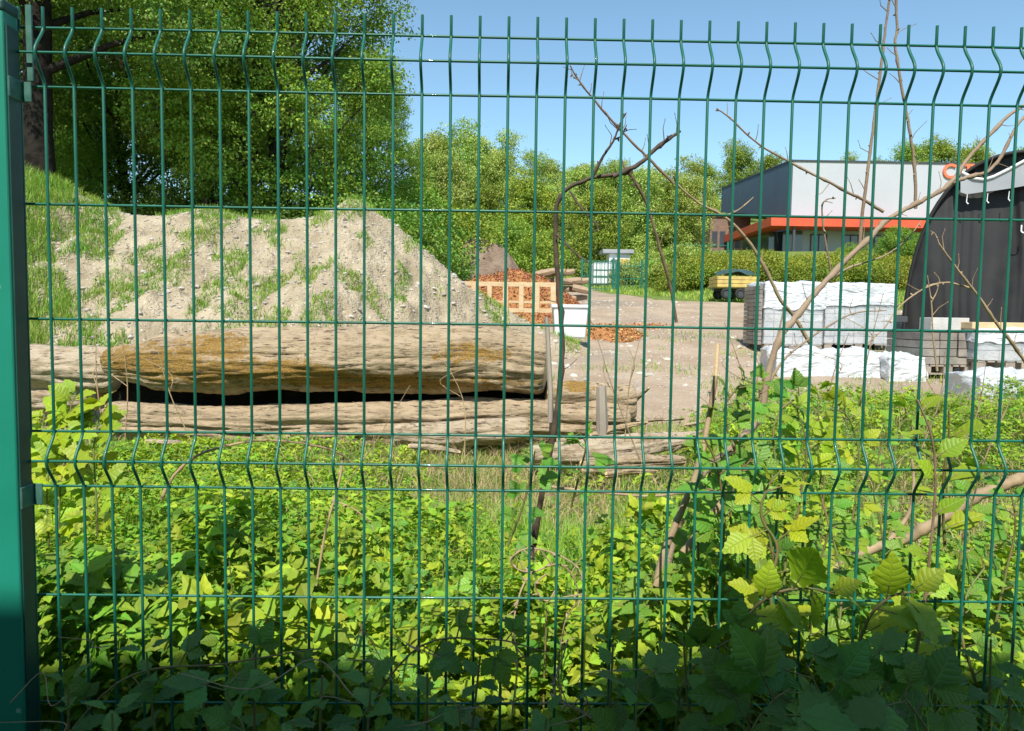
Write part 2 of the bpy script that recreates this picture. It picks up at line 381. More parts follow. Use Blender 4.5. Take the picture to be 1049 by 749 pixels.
G_FOREST='tall trees of the wood behind the spoil heap'
pA=tree_proto('broadleaf_tree',21,13.5,3.9,.10,150000,.078,MT['crown_b'],nb=64,tr=.24)
pB=tree_proto('broadleaf_tree',22,14.5,3.6,.30,112000,.084,MT['crown_a'],nb=54,tr=.26)
# broad tree whose right edge stands against the sky, then its neighbours to the left
def tp(px,Y): 
    p=at(px,330,Y); return (p.x,Y,gz(p.x,Y)-.1)
place(pA,tp(300,21),.3,1.0,'broad bright green tree at the right end of the wood, edged against open sky',G_FOREST)
place(pB,tp(205,23.5),1.2,1.02,'tall tree with a slim dark trunk left of the broad bright tree',G_FOREST)
place(pA,tp(128,27),2.2,1.0,'tree deep in the wood between the slim dark trunk and the thick dark trunk',G_FOREST)
place(pB,tp(262,31),4.0,1.1,'rear tree filling the gap behind the broad bright tree',G_FOREST)
place(pB,tp(-40,20),2.6,1.0,'tree reaching in past the green post at the left edge of the photo',G_FOREST)
place(pA,tp(-150,26),5.2,1.0,'leafy tree further left beyond the green post',G_FOREST)
place(pB,tp(62,34),.7,1.15,'farthest tree of the wood, seen between the thick dark trunk and the post',G_FOREST)
place(pA,tp(372,33),3.9,.72,'lower tree filling behind the right side of the broad bright tree',G_FOREST)
# the thick near trunk with its high crown
def big_trunk():
    root=empty('old_tree',(0,0,0)); tb=MB(); r=np.random.default_rng(5)
    tb.tube([(0,0,-.5),(.02,0,.6),(.0,.03,2),(-.06,0,4),(-.03,.05,6),(.08,0,8),(.15,.1,11)],[.46,.33,.29,.27,.25,.2,.1],14)
    bl=[]
    for k in range(18):
        a=k*2.4; z=6.3+k*.3; rr=r.uniform(1.2,2.9)
        c=np.array([math.cos(a)*rr,math.sin(a)*rr+.6,z]); bl.append((*c,1.15,.75))
        tb.tube([(0,0,z-1.2),c*.5+np.array([0,0,z*.5-.5]),c],[.1,.06,.02],6)
    tb.build('trunk',MT['shaded_bark'],root,smooth=True)
    crown_mesh(r,bl,60000,.068).build('crown',MT['crown_a'],root)
    tag(root,'old tree with the thickest dark trunk, just right of the green post','tree',G_FOREST)
    p=at(47,330,15.5); root.location=(p.x,15.5,gz(p.x,15.5))
big_trunk()
# low growth at the edge of the wood
def bush_proto(name,seed,Rc,H,nleaf,size,mt,nb=12):
    r=np.random.default_rng(seed); root=empty(name); bl=[];tb=MB()
    for k in range(nb):
        a=k*2.4; rr=Rc*math.sqrt((k+.3)/nb)*.8; z=H*(.18+.62*r.random()*(1-.6*(rr/Rc)**2))
        b=Rc*r.uniform(.26,.40); bl.append((math.cos(a)*rr,math.sin(a)*rr,z,b,min(b,H*.32)))
        tb.tube([(math.cos(a)*rr*.15,math.sin(a)*rr*.15,-.1),(math.cos(a)*rr*.6,math.sin(a)*rr*.6,z*.6),(math.cos(a)*rr,math.sin(a)*rr,z)],[.035,.025,.01],5)
    tb.build('stems',MT['trunk'],root,smooth=True); crown_mesh(r,bl,nleaf,size,.3).build('foliage',mt,root)
    return root
bA=bush_proto('shrub',31,2.1,2.8,34000,.062,MT['crown_b'])
bB=bush_proto('shrub',32,2.0,2.4,28000,.065,MT['crown_a'])
GS='shrubs along the foot of the wood'
for i,(px,Y,pr,s,lab) in enumerate([
 (398,19.5,bA,1.15,'bright green shrub at the right foot of the broad tree, behind the heap peak'),
 (442,28,bA,1.3,'rounded bright shrub right of the heap peak, left of the brown soil mound'),
 (345,21,bB,1.15,'dark shrub directly behind the peak of the spoil heap'),
 (285,19.5,bB,1.1,'shrub behind the heap just left of its peak'),
 (225,20.5,bB,1.2,'shaded shrub behind the middle of the heap'),
 (165,18.7,bB,1.05,'shrub under the slim dark trunk, behind the heap'),
 (105,19.5,bA,1.1,'shaded shrub right of the thickest trunk'),
 (60,21,bB,1.2,'shrub half hidden behind the thickest trunk'),
 (515,29,bA,1.25,'leafy shrub above the brown soil mound'),
 (140,24,bB,1.5,'dark rounded shrub filling the low gap left of the slim dark trunk'),
 (185,25,bB,1.5,'dark rounded shrub filling the low gap right of the slim dark trunk'),
 (100,26,bB,1.5,'dark rounded shrub in the shade right of the thickest trunk'),
 (378,24,bA,1.5,'bright shrub standing tall just right of the heap peak'),
 (415,27,bA,1.6,'bright shrub behind the foot of the broad tree, against the sky'),
 (310,25,bB,1.6,'dark tall shrub between the broad tree trunk and the heap'),
 (240,26,bB,1.6,'dark tall shrub behind the middle of the heap crest'),
 (20,18,bB,1.1,'dark shrub beside the green post, behind the grassy bank')]):
    place(pr,tp(px,Y),i*1.3,s,lab,GS,'shrub')
# wooded hillside: three kinds, each tree its own object
pC=tree_proto('hillside_tree',41,11,3.1,.06,15000,.19,MT['crown_c'],nb=20,tr=.15)
pD=tree_proto('hillside_tree',42,11,3.6,.04,20000,.20,MT['crown_e'],nb=24,tr=.15)
pE=tree_proto('hillside_tree',43,13.5,2.5,.10,7500,.18,MT['crown_c'],nb=20,tr=.13)
GH='trees on the wooded hillside'
rows=[(58,[(455,pC,.8),(492,pD,.62),(540,pD,.66),(575,pC,.62),(610,pD,.6),(648,pC,.66),(690,pD,.6),(708,pC,.6)]),
      (70,[(440,pC,.95),(470,pE,.95),(510,pC,.85),(552,pE,.72),(590,pC,.74),(630,pD,.75),(668,pC,.72),(696,pE,.7)]),
      (88,[(452,pD,1.05),(488,pC,1.02),(523,pE,.94),(560,pC,.78),(600,pC,.78),(640,pE,.72),(675,pC,.72),(712,pC,.74)]),
      (108,[(500,pC,.9),(545,pE,.8),(585,pC,.7),(622,pE,.72),(660,pC,.66),(700,pE,.66)])]
kindw={pC.name:'pale yellow-green loose tree',pD.name:'rounded fresh green tree',pE.name:'slender pale spring tree'}
names={58:'front row of the hillside',70:'second row of the hillside',88:'third row of the hillside',108:'ridge row of the hillside'}
ordn=['first','second','third','fourth','fifth','sixth','seventh','eighth','ninth']
i=0
for Y,row in rows:
    for k,(px,pr,s) in enumerate(row):
        i+=1
        place(pr,tp(px,Y+((i*7)%5-2)*1.2),i*1.7,s,f'{kindw[pr.name]}, {ordn[k]} from left in the {names[Y]}',GH)
# trees seen over the warehouse roof
GW='trees showing over the warehouse roof'
for k,(px,Y,pr,s,lab) in enumerate([
 (752,118,pD,1.0,'dense green tree rising just left of the warehouse corner'),
 (780,124,pD,.92,'lower green tree touching the left roof corner of the warehouse'),
 (858,130,pE,.85,'small pale tree top over the middle of the warehouse roof'),
 (925,130,pD,1.14,'green tree over the roof, leftmost of the three behind the red letters'),
 (955,128,pD,1.2,'tallest green tree over the roof, above the red letters'),
 (990,130,pD,1.12,'green tree over the roof, partly behind the black shelter'),
 (1040,126,pD,1.1,'green tree behind the top of the black shelter'),
 (730,103,pC,.9,'pale tree between the hillside and the warehouse'),
 (893,135,pD,.95,'low round tree over the roof left of the red letters'),
 (742,128,pE,1.0,'pale slender tree behind the warehouse end wall'),
 (718,116,pD,.8,'round green tree on the ridge just before the warehouse')]):
    place(pr,tp(px,Y),k*1.1+.4,s,lab,GW)
# planted bank
hA=bush_proto('hedge_shrub',51,1.9,1.05,16000,.062,MT['crown_d'],nb=16)
hB=bush_proto('hedge_shrub',52,1.6,.95,14000,.062,MT['crown_d'],nb=14)
GB='low yellow-green shrubs planted on the bank'
hrows={35:(13,700,1010,'lowest row on the bank'),40:(12,705,1020,'second row up the bank'),46:(12,715,1030,'third row up the bank'),53:(11,730,1040,'top row below the warehouse')}
k=0
for Y,(n_,a,b_,nm) in hrows.items():
    for q in range(n_):
        px=a+(b_-a)*(q+.5)/n_+((k*37)%9-4); k+=1
        yy=Y+((k*13)%5-2)*.4; x=at(px,300,yy).x
        place(hA if k%2 else hB,(x,yy,gz(x,yy)-.1),k*2.1,1.0+.12*((k*5)%4),f'yellow-green bank shrub, {["first","second","third","fourth","fifth","sixth","seventh","eighth","ninth","tenth","eleventh","twelfth","thirteenth"][q]} from left in the {nm}',GB,'shrub')
bC=bush_proto('shrub',33,1.9,2.1,9000,.12,MT['crown_c'])
GL='pale shrubs on the slope between the track and the hillside'
for k,(px,Y,sc_,lab) in enumerate([(642,47,.75,'pale shrub nearest the far gate'),(668,45,.8,'pale shrub on the slope, second right of the far gate'),(690,50,.9,'pale shrub high on the slope left of the brick building'),(655,53,.9,'pale shrub behind the gate end of the slope'),(712,54,.9,'pale grey-green shrub just below the brick building'),(682,41,.7,'low pale shrub at the foot of the slope above the verge')]):
    x=at(px,290,Y).x; place(bC,(x,Y,gz(x,Y)-.1),k*1.9,sc_,lab,GL,'shrub')
x=at(925,250,57).x
place(bA,(x,57,gz(x,57)),.4,1.15,'bright green bush standing in front of the red canopy of the warehouse',None,'shrub')
x=at(873,250,58).x
place(bA,(x,58,gz(x,58)-.3),2.4,.75,'small green bush under the canopy, left of the larger bright bush',None,'shrub')

def text_mesh(c):
    t=bpy.data.objects.new('t',c); C.objects.link(t); bpy.context.view_layer.update()
    me=bpy.data.meshes.new_from_object(t.evaluated_get(bpy.context.evaluated_depsgraph_get())); bpy.data.objects.remove(t)
    o=bpy.data.objects.new('letter',me); C.objects.link(o); return o
# ================================================================ WAREHOUSE
def corr(name,col,freq=3.,rough=.5):
    def ex(N,L,tc,mp,out,b):
        wv=N.new('ShaderNodeTexWave'); wv.wave_type='BANDS'; wv.bands_direction='DIAGONAL'; wv.inputs['Scale'].default_value=freq; L.new(tc.outputs['Object'],wv.inputs[0])
        bp=N.new('ShaderNodeBump'); bp.inputs['Strength'].default_value=.15; bp.inputs['Distance'].default_value=.02; L.new(wv.outputs[0],bp.inputs['Height']); L.new(bp.outputs[0],b.inputs['Normal'])
        return out
    return mat(name,col,rough,tuple(c*.93 for c in col),scale=.25,extra=ex)
MT['clad_white']=corr('pale_cladding',(.44,.45,.48)); MT['clad_blue']=corr('slate_blue_cladding',(.055,.085,.135))
MT['red']=mat('orange_red_fascia',(.66,.095,.035),.5,(.60,.08,.03),scale=.6)
MT['letter']=mat('red_letter',(.85,.17,.07),.5)
MT['brick']=mat('brown_brick',(.16,.10,.075),.85,(.22,.14,.10),scale=3)
MT['glass']=mat('window_glass',(.05,.065,.08),.08,spec=.8)
MT['frame']=mat('dark_window_frame',(.05,.055,.06),.5)
MT['panel']=mat('pale_grey_panel',(.36,.40,.44),.6,(.32,.36,.40),scale=.7)
MT['peach']=mat('peach_render',(.62,.40,.20),.8)
MT['roofgrey']=mat('grey_roof_sheet',(.30,.31,.33),.6,(.25,.26,.28),scale=.5)
wh=empty('warehouse',(0,0,0),'long pale warehouse with slate-blue end wall and an orange-red canopy','building')
YF=70.; nc=at(812,165,YF); fcn=at(740,193,98)
X0=nc.x; ZT=nc.z; ZU=at(812,221.5,YF).z; ZB=7.6; XL=48.
def prism(mb,poly,z0,z1):
    n=len(poly); zz0=z0 if hasattr(z0,'__len__') else [z0]*n; zz1=z1 if hasattr(z1,'__len__') else [z1]*n
    v=[(p[0],p[1],a) for p,a in zip(poly,zz0)]+[(p[0],p[1],a) for p,a in zip(poly,zz1)]
    cx=sum(p[0] for p in poly)/n; cy=sum(p[1] for p in poly)/n
    v+=[(cx,cy,sum(zz0)/n),(cx,cy,sum(zz1)/n)]
    f=[]
    for k in range(n):
        k2=(k+1)%n; f+=[[k,k2,n+k2],[k,n+k2,n+k],[k2,k,2*n],[n+k,n+k2,2*n+1]]
    mb.add(np.array(v),f)
FL_=(at(740,200,85.4).x,85.4); ZF=at(740,217.5,85.4).z; ZFT=at(740,193.5,85.4).z
m=MB(); prism(m,[(X0,YF),(X0+XL,YF),(X0+XL,YF+30),(FL_[0]+.15,FL_[1]+.1)],[ZU,ZU,ZU,ZF],[ZT,ZT,ZT,ZFT]); m.build('upper_wall',MT['clad_white'],wh)
m=MB(); prism(m,[(X0-.1,YF-.02),(X0+.05,YF-.02),(FL_[0]+.05,FL_[1]),(FL_[0]-.1,FL_[1])],[ZU,ZU,ZF,ZF],[ZT-.02,ZT-.02,ZFT-.02,ZFT-.02]); m.build('end_wall',MT['clad_blue'],wh)
m=MB(); m.box((X0+XL/2,YF-.05,ZT+.05),(XL+.3,.14,.12)); prism(m,[(X0-.16,YF-.1),(X0-.04,YF-.1),(FL_[0]-.04,FL_[1]),(FL_[0]-.16,FL_[1])],[ZT,ZT,ZFT,ZFT],[ZT+.14,ZT+.14,ZFT+.14,ZFT+.14]); m.build('roof_trim',MT['frame'],wh)
for t_ in(.18,.42,.66,.85):
    sm=MB(); xx=X0+(FL_[0]-X0)*t_-.115; yy=YF+(FL_[1]-YF)*t_; zb_=ZU+(ZF-ZU)*t_; sm.box((xx,yy,(zb_+ZT+(ZFT-ZT)*t_)/2),(.03,.09,ZT+(ZFT-ZT)*t_-zb_-.1)); sm.build('wall_joint',MT['frame'],wh)
m=MB(); m.box((X0+XL/2+.3,YF+17.5,(ZB+ZU)/2-.3),(XL-1,31,ZU-ZB+.5)); m.build('lower_wall',MT['panel'],wh)
zc0=at(812,231.5,YF-1.6).z; zc1=at(812,222.5,YF-1.6).z
XA=at(790,228,YF-1.6).x
m=MB(); m.box(((XA+X0+XL)/2,YF-.1,(zc0+zc1)/2),(X0+XL-XA,3.,zc1-zc0)); m.build('canopy',MT['red'],wh)
m=MB(); prism(m,[(XA,YF+1.41),(X0-.2,YF+1.41),(FL_[0]+.6,FL_[1]-1),(FL_[0]-.1,FL_[1]-1.6)],zc0,zc1-.01); m.build('side_canopy',MT['red'],wh)
q=at(750,226,86.2); q2=at(765,226,86.2); m=MB(); m.box(((q.x+q2.x)/2,86.6,(q.z+.9)-1.6),(q2.x-q.x,.5,4.2)); m.build('peach_panel',MT['peach'],wh)
for k in range(9):
    xx=X0+3.6+k*3.1; fr=MB(); z0=ZB+.25; z1=zc0-.35
    for a,b_,c,d in((xx,1.55,z0+.03,.08),(xx,1.55,z1,.08)): fr.box((a,YF+1.93,c),(b_,.1,d))
    for dx in(-.76,0,.76): fr.box((xx+dx,YF+1.93,(z0+z1)/2),(.08,.1,z1-z0))
    f=fr.build('window',MT['frame'],wh); p=MB(); p.box((xx,YF+1.965,(z0+z1)/2),(1.5,.04,z1-z0)); p.build('pane',MT['glass'],f)
m=MB(); m.box((X0+1.0,YF+1.9,(ZB+zc0)/2),(1.9,.12,zc0-ZB-.1)); m.build('entrance_glazing',MT['glass'],wh)
m=MB(); m.box((X0-.1,YF-1.2,(ZB+zc0)/2),(.22,.22,zc0-ZB)); m.build('canopy_post',MT['frame'],wh)
m=MB(); prism(m,[(X0-.9,YF+3),(X0+.5,YF+3),(FL_[0]+1.4,FL_[1]-1),(FL_[0]+.2,FL_[1]-1)],ZB-.3,zc0-.01); m.build('side_glazing',MT['glass'],wh)
for ch,px in(('C',965),('T',985)):
    c=bpy.data.curves.new('letter','FONT'); c.body=ch; c.size=1.85; c.extrude=.06; c.offset=.035; c.materials.append(MT['letter'])
    o=text_mesh(c); o.parent=wh; o.rotation_euler=(R(90),0,0); q=at(px,182.3,YF-.08); o.location=(q.x,YF-.12,q.z)
an=empty('brick_annex',(0,0,0),'low brown brick building with narrow windows left of the warehouse','building')
a0=at(728,222,84); a1=at(760,222,84); ya=84
m=MB(); m.box(((a0.x+a1.x+1)/2,ya+6,(7.5+a0.z)/2),(a1.x-a0.x+1,12,a0.z-7.5)); m.build('wall',MT['brick'],an)
m=MB(); m.box(((a0.x+a1.x+1)/2,ya+6,a0.z+.1),(a1.x-a0.x+1.4,12.4,.2)); m.build('roof',MT['roofgrey'],an)
for px in(732,740,749,757):
    q=at(px,245,ya); f=MB().box((q.x,ya-.03,q.z),(.62,.08,1.75)).build('window',MT['frame'],an); MB().box((q.x,ya-.075,q.z),(.46,.03,1.6)).build('pane',MT['glass'],f)

# ================================================================ GATE AND FENCE FAR AWAY
def far_fence(name,label,cat,x0,x1,Y,h,step,py=None):
    rt_=empty(name,(x0,Y,gz(x0,Y)),label,cat); n=int((x1-x0)/step); m=MB()
    for k in range(n+1):
        x=x0+(x1-x0)*k/n; z=gz(x,Y); m.box((x-x0,0,z-rt_.location.z+h/2+.05),(.025,.025,h))
    for zz in(.15,h/2,h-.05): m.box(((x1-x0)/2,0,zz),(x1-x0,.03,.04))
    m.build('mesh_panel',MT['steel'],rt_)
    for x in(x0,x1):
        p=MB().box((x-x0,0,gz(x,Y)-rt_.location.z+h/2),(.12,.12,h+.3)).build('post',MT['steel'],rt_)
    return rt_
xa,xb,xc=at(596,290,42).x,at(628,290,42).x,at(656,290,42).x
far_fence('green_gate','far green mesh gate across the end of the dirt track','gate',xa,xb,42,1.75,.16)
far_fence('gate_fence','green mesh fence panel right of the far gate','fence',xb+.1,xc,41.6,1.5,.16)
far_fence('yard_fence','faint green mesh fence running along the top of the planted bank','fence',at(690,270,52).x,at(745,270,52).x,52,1.8,.5)
MT['whitepl']=mat('white_plastic',(.72,.73,.74),.5,(.62,.63,.64),scale=2)
MT['yellow']=mat('faded_yellow_paint',(.62,.45,.12),.6,(.45,.32,.12),scale=5)
for px,yy,wd,hh,lab in((614,47,1.05,1.35,'left white tank behind the far green gate'),(625,47.4,1.15,1.35,'middle white tank behind the far green gate')):
    q=at(px,290,yy); t=empty('storage_tank',(q.x,yy,gz(q.x,yy)),lab,'tank','white tanks behind the gate')
    bevel(MB().box((0,0,hh/2+.15),(wd*.92,1,hh)).build('tank_body',MT['whitepl'],t),.1); g=MB()
    for k in range(5): g.box((-wd*.46+k*wd*.23,-.53,hh/2+.15),(.03,.03,hh+.05))
    for k in range(4): g.box((0,-.54,.2+k*hh/3.1),(wd,.03,.03))
    g.build('cage',MT['clip'],t); MB().box((0,0,.07),(wd,1.05,.13)).build('pallet_base',MT['trunk'],t)
q=at(632,285,48); t=empty('kiosk',(q.x+.1,48.5,gz(q.x,48.5)),'small white kiosk with a yellow door and grey roof beside the white tanks','kiosk')
MB().box((0,0,1.),(1.3,1.5,2.0)).build('wall',MT['whitepl'],t); MB().box((.3,-.76,.9),(.6,.03,1.5)).build('door',MT['yellow'],t); bevel(MB().box((-.1,-.05,2.1),(2.0,1.9,.25)).build('roof',MT['roofgrey'],t),.03); MB().box((-.35,-.77,1.3),(.4,.04,.6)).build('window',MT['glass'],t)

# ================================================================ TRAILER
def trailer():
    Y=27.5; q=at(751,307,Y); t=empty('flat_trailer',(q.x,Y,q.z),'small yellow trailer parked on grass below the bank, loaded under a dark tarpaulin','trailer')
    m=MB(); 
    for k in range(3): m.box((0,-.55,.50+k*.135),(1.5,.04,.12)); m.box((0,.55,.50+k*.135),(1.5,.04,.12)); m.box((-.75,0,.50+k*.135),(.04,1.1,.12)); m.box((.75,0,.50+k*.135),(.04,1.1,.12))
    m.box((0,0,.43),(1.46,1.06,.05)); bevel(m.build('trailer_bed',MT['yellow'],t),.01)
    MT['rubber']=mat('black_rubber',(.02,.02,.02),.8); MT['tarp']=mat('dark_green_tarpaulin',(.03,.06,.05),.45,(.05,.09,.08),scale=5)
    m=MB(); xs_=np.linspace(-.72,.62,24); ys_=np.linspace(-.5,.5,14)
    v,f=grid_mesh(xs_,ys_,lambda x,y:.86+.26*np.sqrt(np.clip(1-(x/.76)**2,0,1))*np.clip(1-(y/.62)**2,0,1)+.05*fbm(np.stack([x*3,y*3,0*x],-1),3)); m.add(v,f); m.build('tarpaulin',MT['tarp'],t,smooth=True)
    for x in(-.42,.1):
      for y in(-.5,.5):
        th=np.linspace(0,2*math.pi,18); wl=MB()
        wl.tube([(x+.15*math.cos(a),y,.2+.15*math.sin(a)) for a in th],.06,8,cap=False); wo_=wl.build('wheel',MT['rubber'],t,smooth=True)
        MB().tube([(x,y-.04,.2),(x,y+.04,.2)],.1,12).build('rim',MT['frame'],wo_)
    MB().box((-.15,0,.36),(1.3,.12,.1)).box((.95,0,.4),(.9,.08,.08)).box((1.35,0,.2),(.06,.06,.42)).build('chassis',MT['frame'],t)
    return t
trailer()

# ================================================================ SPOIL HEAP
def ridge(px_list):
    return px_list
HP=[(-60,172),(30,182),(60,190),(95,208),(130,219),(170,221),(215,214),(250,222),(300,225),(325,220),(345,210),(357,202),(366,202.5),(384,215),(405,230),(430,252),(455,273),(480,294),(510,312),(545,333),(590,352),(640,375)]
YH=12.6
hx_=[at(a,b_,YH).x for a,b_ in HP]; hz_=[at(a,b_,YH).z for a,b_ in HP]
def heap(x,y):
    top=np.interp(x,hx_,hz_); base=hgt(x,y)
    H=np.maximum(top-base,0)
    t=np.clip((YH-y)/(np.maximum(H,.15)*1.45+.1),0,1)        # front slope
    tb=np.clip((y-YH-.4)/(np.maximum(H,.15)*1.5+.1),0,1)
    P=np.stack([x,y,0*x],-1)
    n=fbm(P*np.array([.8,.8,1]),4)*.08+fbm(P*3.1+7,4)*.08-np.abs(fbm(P*np.array([2.2,.7,1])+5,3))*.10+fbm(P*9.+3,3)*.055
    prof=(1-np.maximum(t,tb)**1.12)
    lump=np.clip(H*.9,0,1)*np.clip(np.maximum(t,tb)*6+.18,0,1)
    return base-.25+(H+.25)*prof+n*lump
def soil_nodes(N,L,tc,mp,out,b):
    vo=N.new('ShaderNodeTexVoronoi'); vo.inputs['Scale'].default_value=16; L.new(tc.outputs['Object'],vo.inputs[0])
    mr=N.new('ShaderNodeMapRange'); mr.inputs[1].default_value=.10; mr.inputs[2].default_value=.26; mr.inputs[3].default_value=1; mr.inputs[4].default_value=0; L.new(vo.outputs['Distance'],mr.inputs[0])
    sp=N.new('ShaderNodeSeparateColor'); L.new(vo.outputs['Color'],sp.inputs[0])
    gt=N.new('ShaderNodeMath'); gt.operation='GREATER_THAN'; gt.inputs[1].default_value=.72; L.new(sp.outputs[0],gt.inputs[0])
    mu=N.new('ShaderNodeMath'); mu.operation='MULTIPLY'; L.new(gt.outputs[0],mu.inputs[0]); L.new(mr.outputs[0],mu.inputs[1])
    mx=N.new('ShaderNodeMix'); mx.data_type='RGBA'; L.new(mu.outputs[0],mx.inputs[0]); L.new(out,mx.inputs[6]); mx.inputs[7].default_value=(.62,.57,.50,1)
    return mx.outputs[2]
MT['soil']=mat('grey_beige_spoil',(.46,.385,.27),.95,(.31,.25,.165),scale=2.2,bump=.9,bscale=24,dist=.06,spec=.1,extra=soil_nodes)
MT['stone']=mat('pale_rubble',(.50,.46,.40),.9,(.40,.35,.29),scale=8,island=.25,bump=.3,bscale=30)
v,f=grid_mesh(np.linspace(-10.5,2.2,420),np.linspace(6.6,18.5,330),heap)
g=MB(); g.add(v,f); hp=g.build('spoil_heap',MT['soil'],smooth=True)
tag(hp,'tall grey-beige heap of stony soil rising to a bare peak behind the logs','soil heap')
def stones(mb,r,P,sz):
    t=(1+5**.5)/2; iv=np.array([[-1,t,0],[1,t,0],[-1,-t,0],[1,-t,0],[0,-1,t],[0,1,t],[0,-1,-t],[0,1,-t],[t,0,-1],[t,0,1],[-t,0,-1],[-t,0,1]])/1.9
    fi=np.array([[0,11,5],[0,5,1],[0,1,7],[0,7,10],[0,10,11],[1,5,9],[5,11,4],[11,10,2],[10,7,6],[7,1,8],[3,9,4],[3,4,2],[3,2,6],[3,6,8],[3,8,9],[4,9,5],[2,4,11],[6,2,10],[8,6,7],[9,8,1]])
    K=len(P); V=iv[None]*(1+r.uniform(-.3,.3,(K,12,3)))*sz[:,None,None]*np.array([1,.9,.62])[None,None]
    a=r.uniform(0,6.28,K); c,s=np.cos(a)[:,None],np.sin(a)[:,None]
    V=np.stack([V[...,0]*c-V[...,1]*s,V[...,0]*s+V[...,1]*c,V[...,2]],-1)+P[:,None]
    mb.add(V.reshape(-1,3),(fi[None]+np.arange(K)[:,None,None]*12).reshape(-1,3))
g=MB(); K=16000; X=rng.uniform(-9,1.8,K); Y=rng.uniform(7.5,13.2,K); Z=heap(X,Y)
ok=(Z-hgt(X,Y)>-.05); P=np.stack([X,Y,Z],-1)[ok]; stones(g,rng,P,np.minimum(.009*rng.pareto(2.4,len(P))+.009,.05))
tag(g.build('rubble',MT['stone']),'loose stones and clods scattered over the spoil heap','rubble',kind='stuff')
def blades(mb,r,P,h,wd,lean=.5,n=3):
    K=len(P); a=r.uniform(0,6.28,K); ln=r.uniform(.1,lean,K)*h; dx=np.stack([np.cos(a),np.sin(a),0*a],-1); sx=np.stack([-np.sin(a),np.cos(a),0*a],-1)
    vs=[]
    for i in range(n+1):
        t=i/n; c=P+dx*(ln*t**2)[:,None]+np.stack([0*h,0*h,h*(t-.22*t*t*np.minimum(ln/h*2,1))],-1)
        ww=wd*(1-t)**.7
        if i<n: vs+= [c-sx*ww[:,None]/2,c+sx*ww[:,None]/2]
        else: vs+=[c]
    V=np.stack(vs,1); F=[]
    for i in range(n-1): F+=[[2*i,2*i+1,2*i+3],[2*i,2*i+3,2*i+2]]
    F+=[[2*n-2,2*n-1,2*n]]; F=np.array(F); m_=V.shape[1]
    mb.add(V.reshape(-1,3),(F[None]+np.arange(K)[:,None,None]*m_).reshape(-1,3))
# grass on the heap: thick at its left end, then tufts
K=520000; X=rng.uniform(-10,1.6,K); Y=rng.uniform(7.2,13.6,K)
px_=524.5+X/Y*757
n1=fbm(np.stack([X*1.1,Y*.9,0*X+9],-1),3); n2=fbm(np.stack([X*3.3,Y*2.6,0*X+2],-1),2)
dens=(sstep(-.08,.42,.6*n1+.75*n2+np.clip((150-px_)/120,-.12,.45)+np.where(px_>400,-.1,0)))
ok=rng.random(K)<dens*.42; X,Y=X[ok],Y[ok]; Z=heap(X,Y); k2=(Z-hgt(X,Y))>-.1; X,Y,Z=X[k2],Y[k2],Z[k2]
big=np.clip((135-(524.5+X/Y*757))/90,0,1)
g=MB(); blades(g,rng,np.stack([X,Y,Z-.02],-1),rng.uniform(.05,.16,len(X))*(1+1.5*big),rng.uniform(.008,.016,len(X)),1.0)
tag(g.build('heap_grass',MT['grass_far']),'tufts of fresh grass growing on the spoil heap, thickest at its left end','grass',kind='stuff')
K=9000; X=rng.uniform(-1,16,K); Y=rng.uniform(7.5,26,K)**1.0; ok=(yard_mask(X,Y)>.6)&(rng.random(K)<np.exp(-((X-1.8)/3.5)**2)*.8+.2); X,Y=X[ok],Y[ok]
g=MB(); stones(g,rng,np.stack([X,Y,hgt(X,Y)],-1),np.minimum(.011*rng.pareto(2.,len(X))+.012,.07))
tag(g.build('gravel',MT['stone']),'loose stones strewn over the dirt yard','gravel',kind='stuff')
K=16000; X=rng.uniform(-1,14,K); Y=rng.uniform(7,16,K); n1=fbm(np.stack([X*1.4,Y*1.1,0*X+31],-1),3); ok=(n1>.42); X,Y=X[ok],Y[ok]
g=MB(); blades(g,rng,np.stack([X,Y,hgt(X,Y)],-1),rng.uniform(.05,.15,len(X)),rng.uniform(.008,.014,len(X)),1.0)
tag(g.build('yard_grass',MT['grass_far']),'sparse grass tufts growing out of the dirt yard','grass',kind='stuff')
# far grass strip
K=95000; X=rng.uniform(3,22,K); Y=rng.uniform(22,60,K); ok=yard_mask(X,Y)<.35; ok&=(X>np.interp(Y,[22,28,36,50],[15,8,6.3,5.5])); X,Y=X[ok],Y[ok]
g=MB(); blades(g,rng,np.stack([X,Y,hgt(X,Y)-.02],-1),rng.uniform(.12,.3,len(X)),rng.uniform(.03,.05,len(X)),.8,2)
tag(g.build('verge_grass',MT['grass_far']),'strip of bright grass along the foot of the planted bank','grass',kind='stuff')

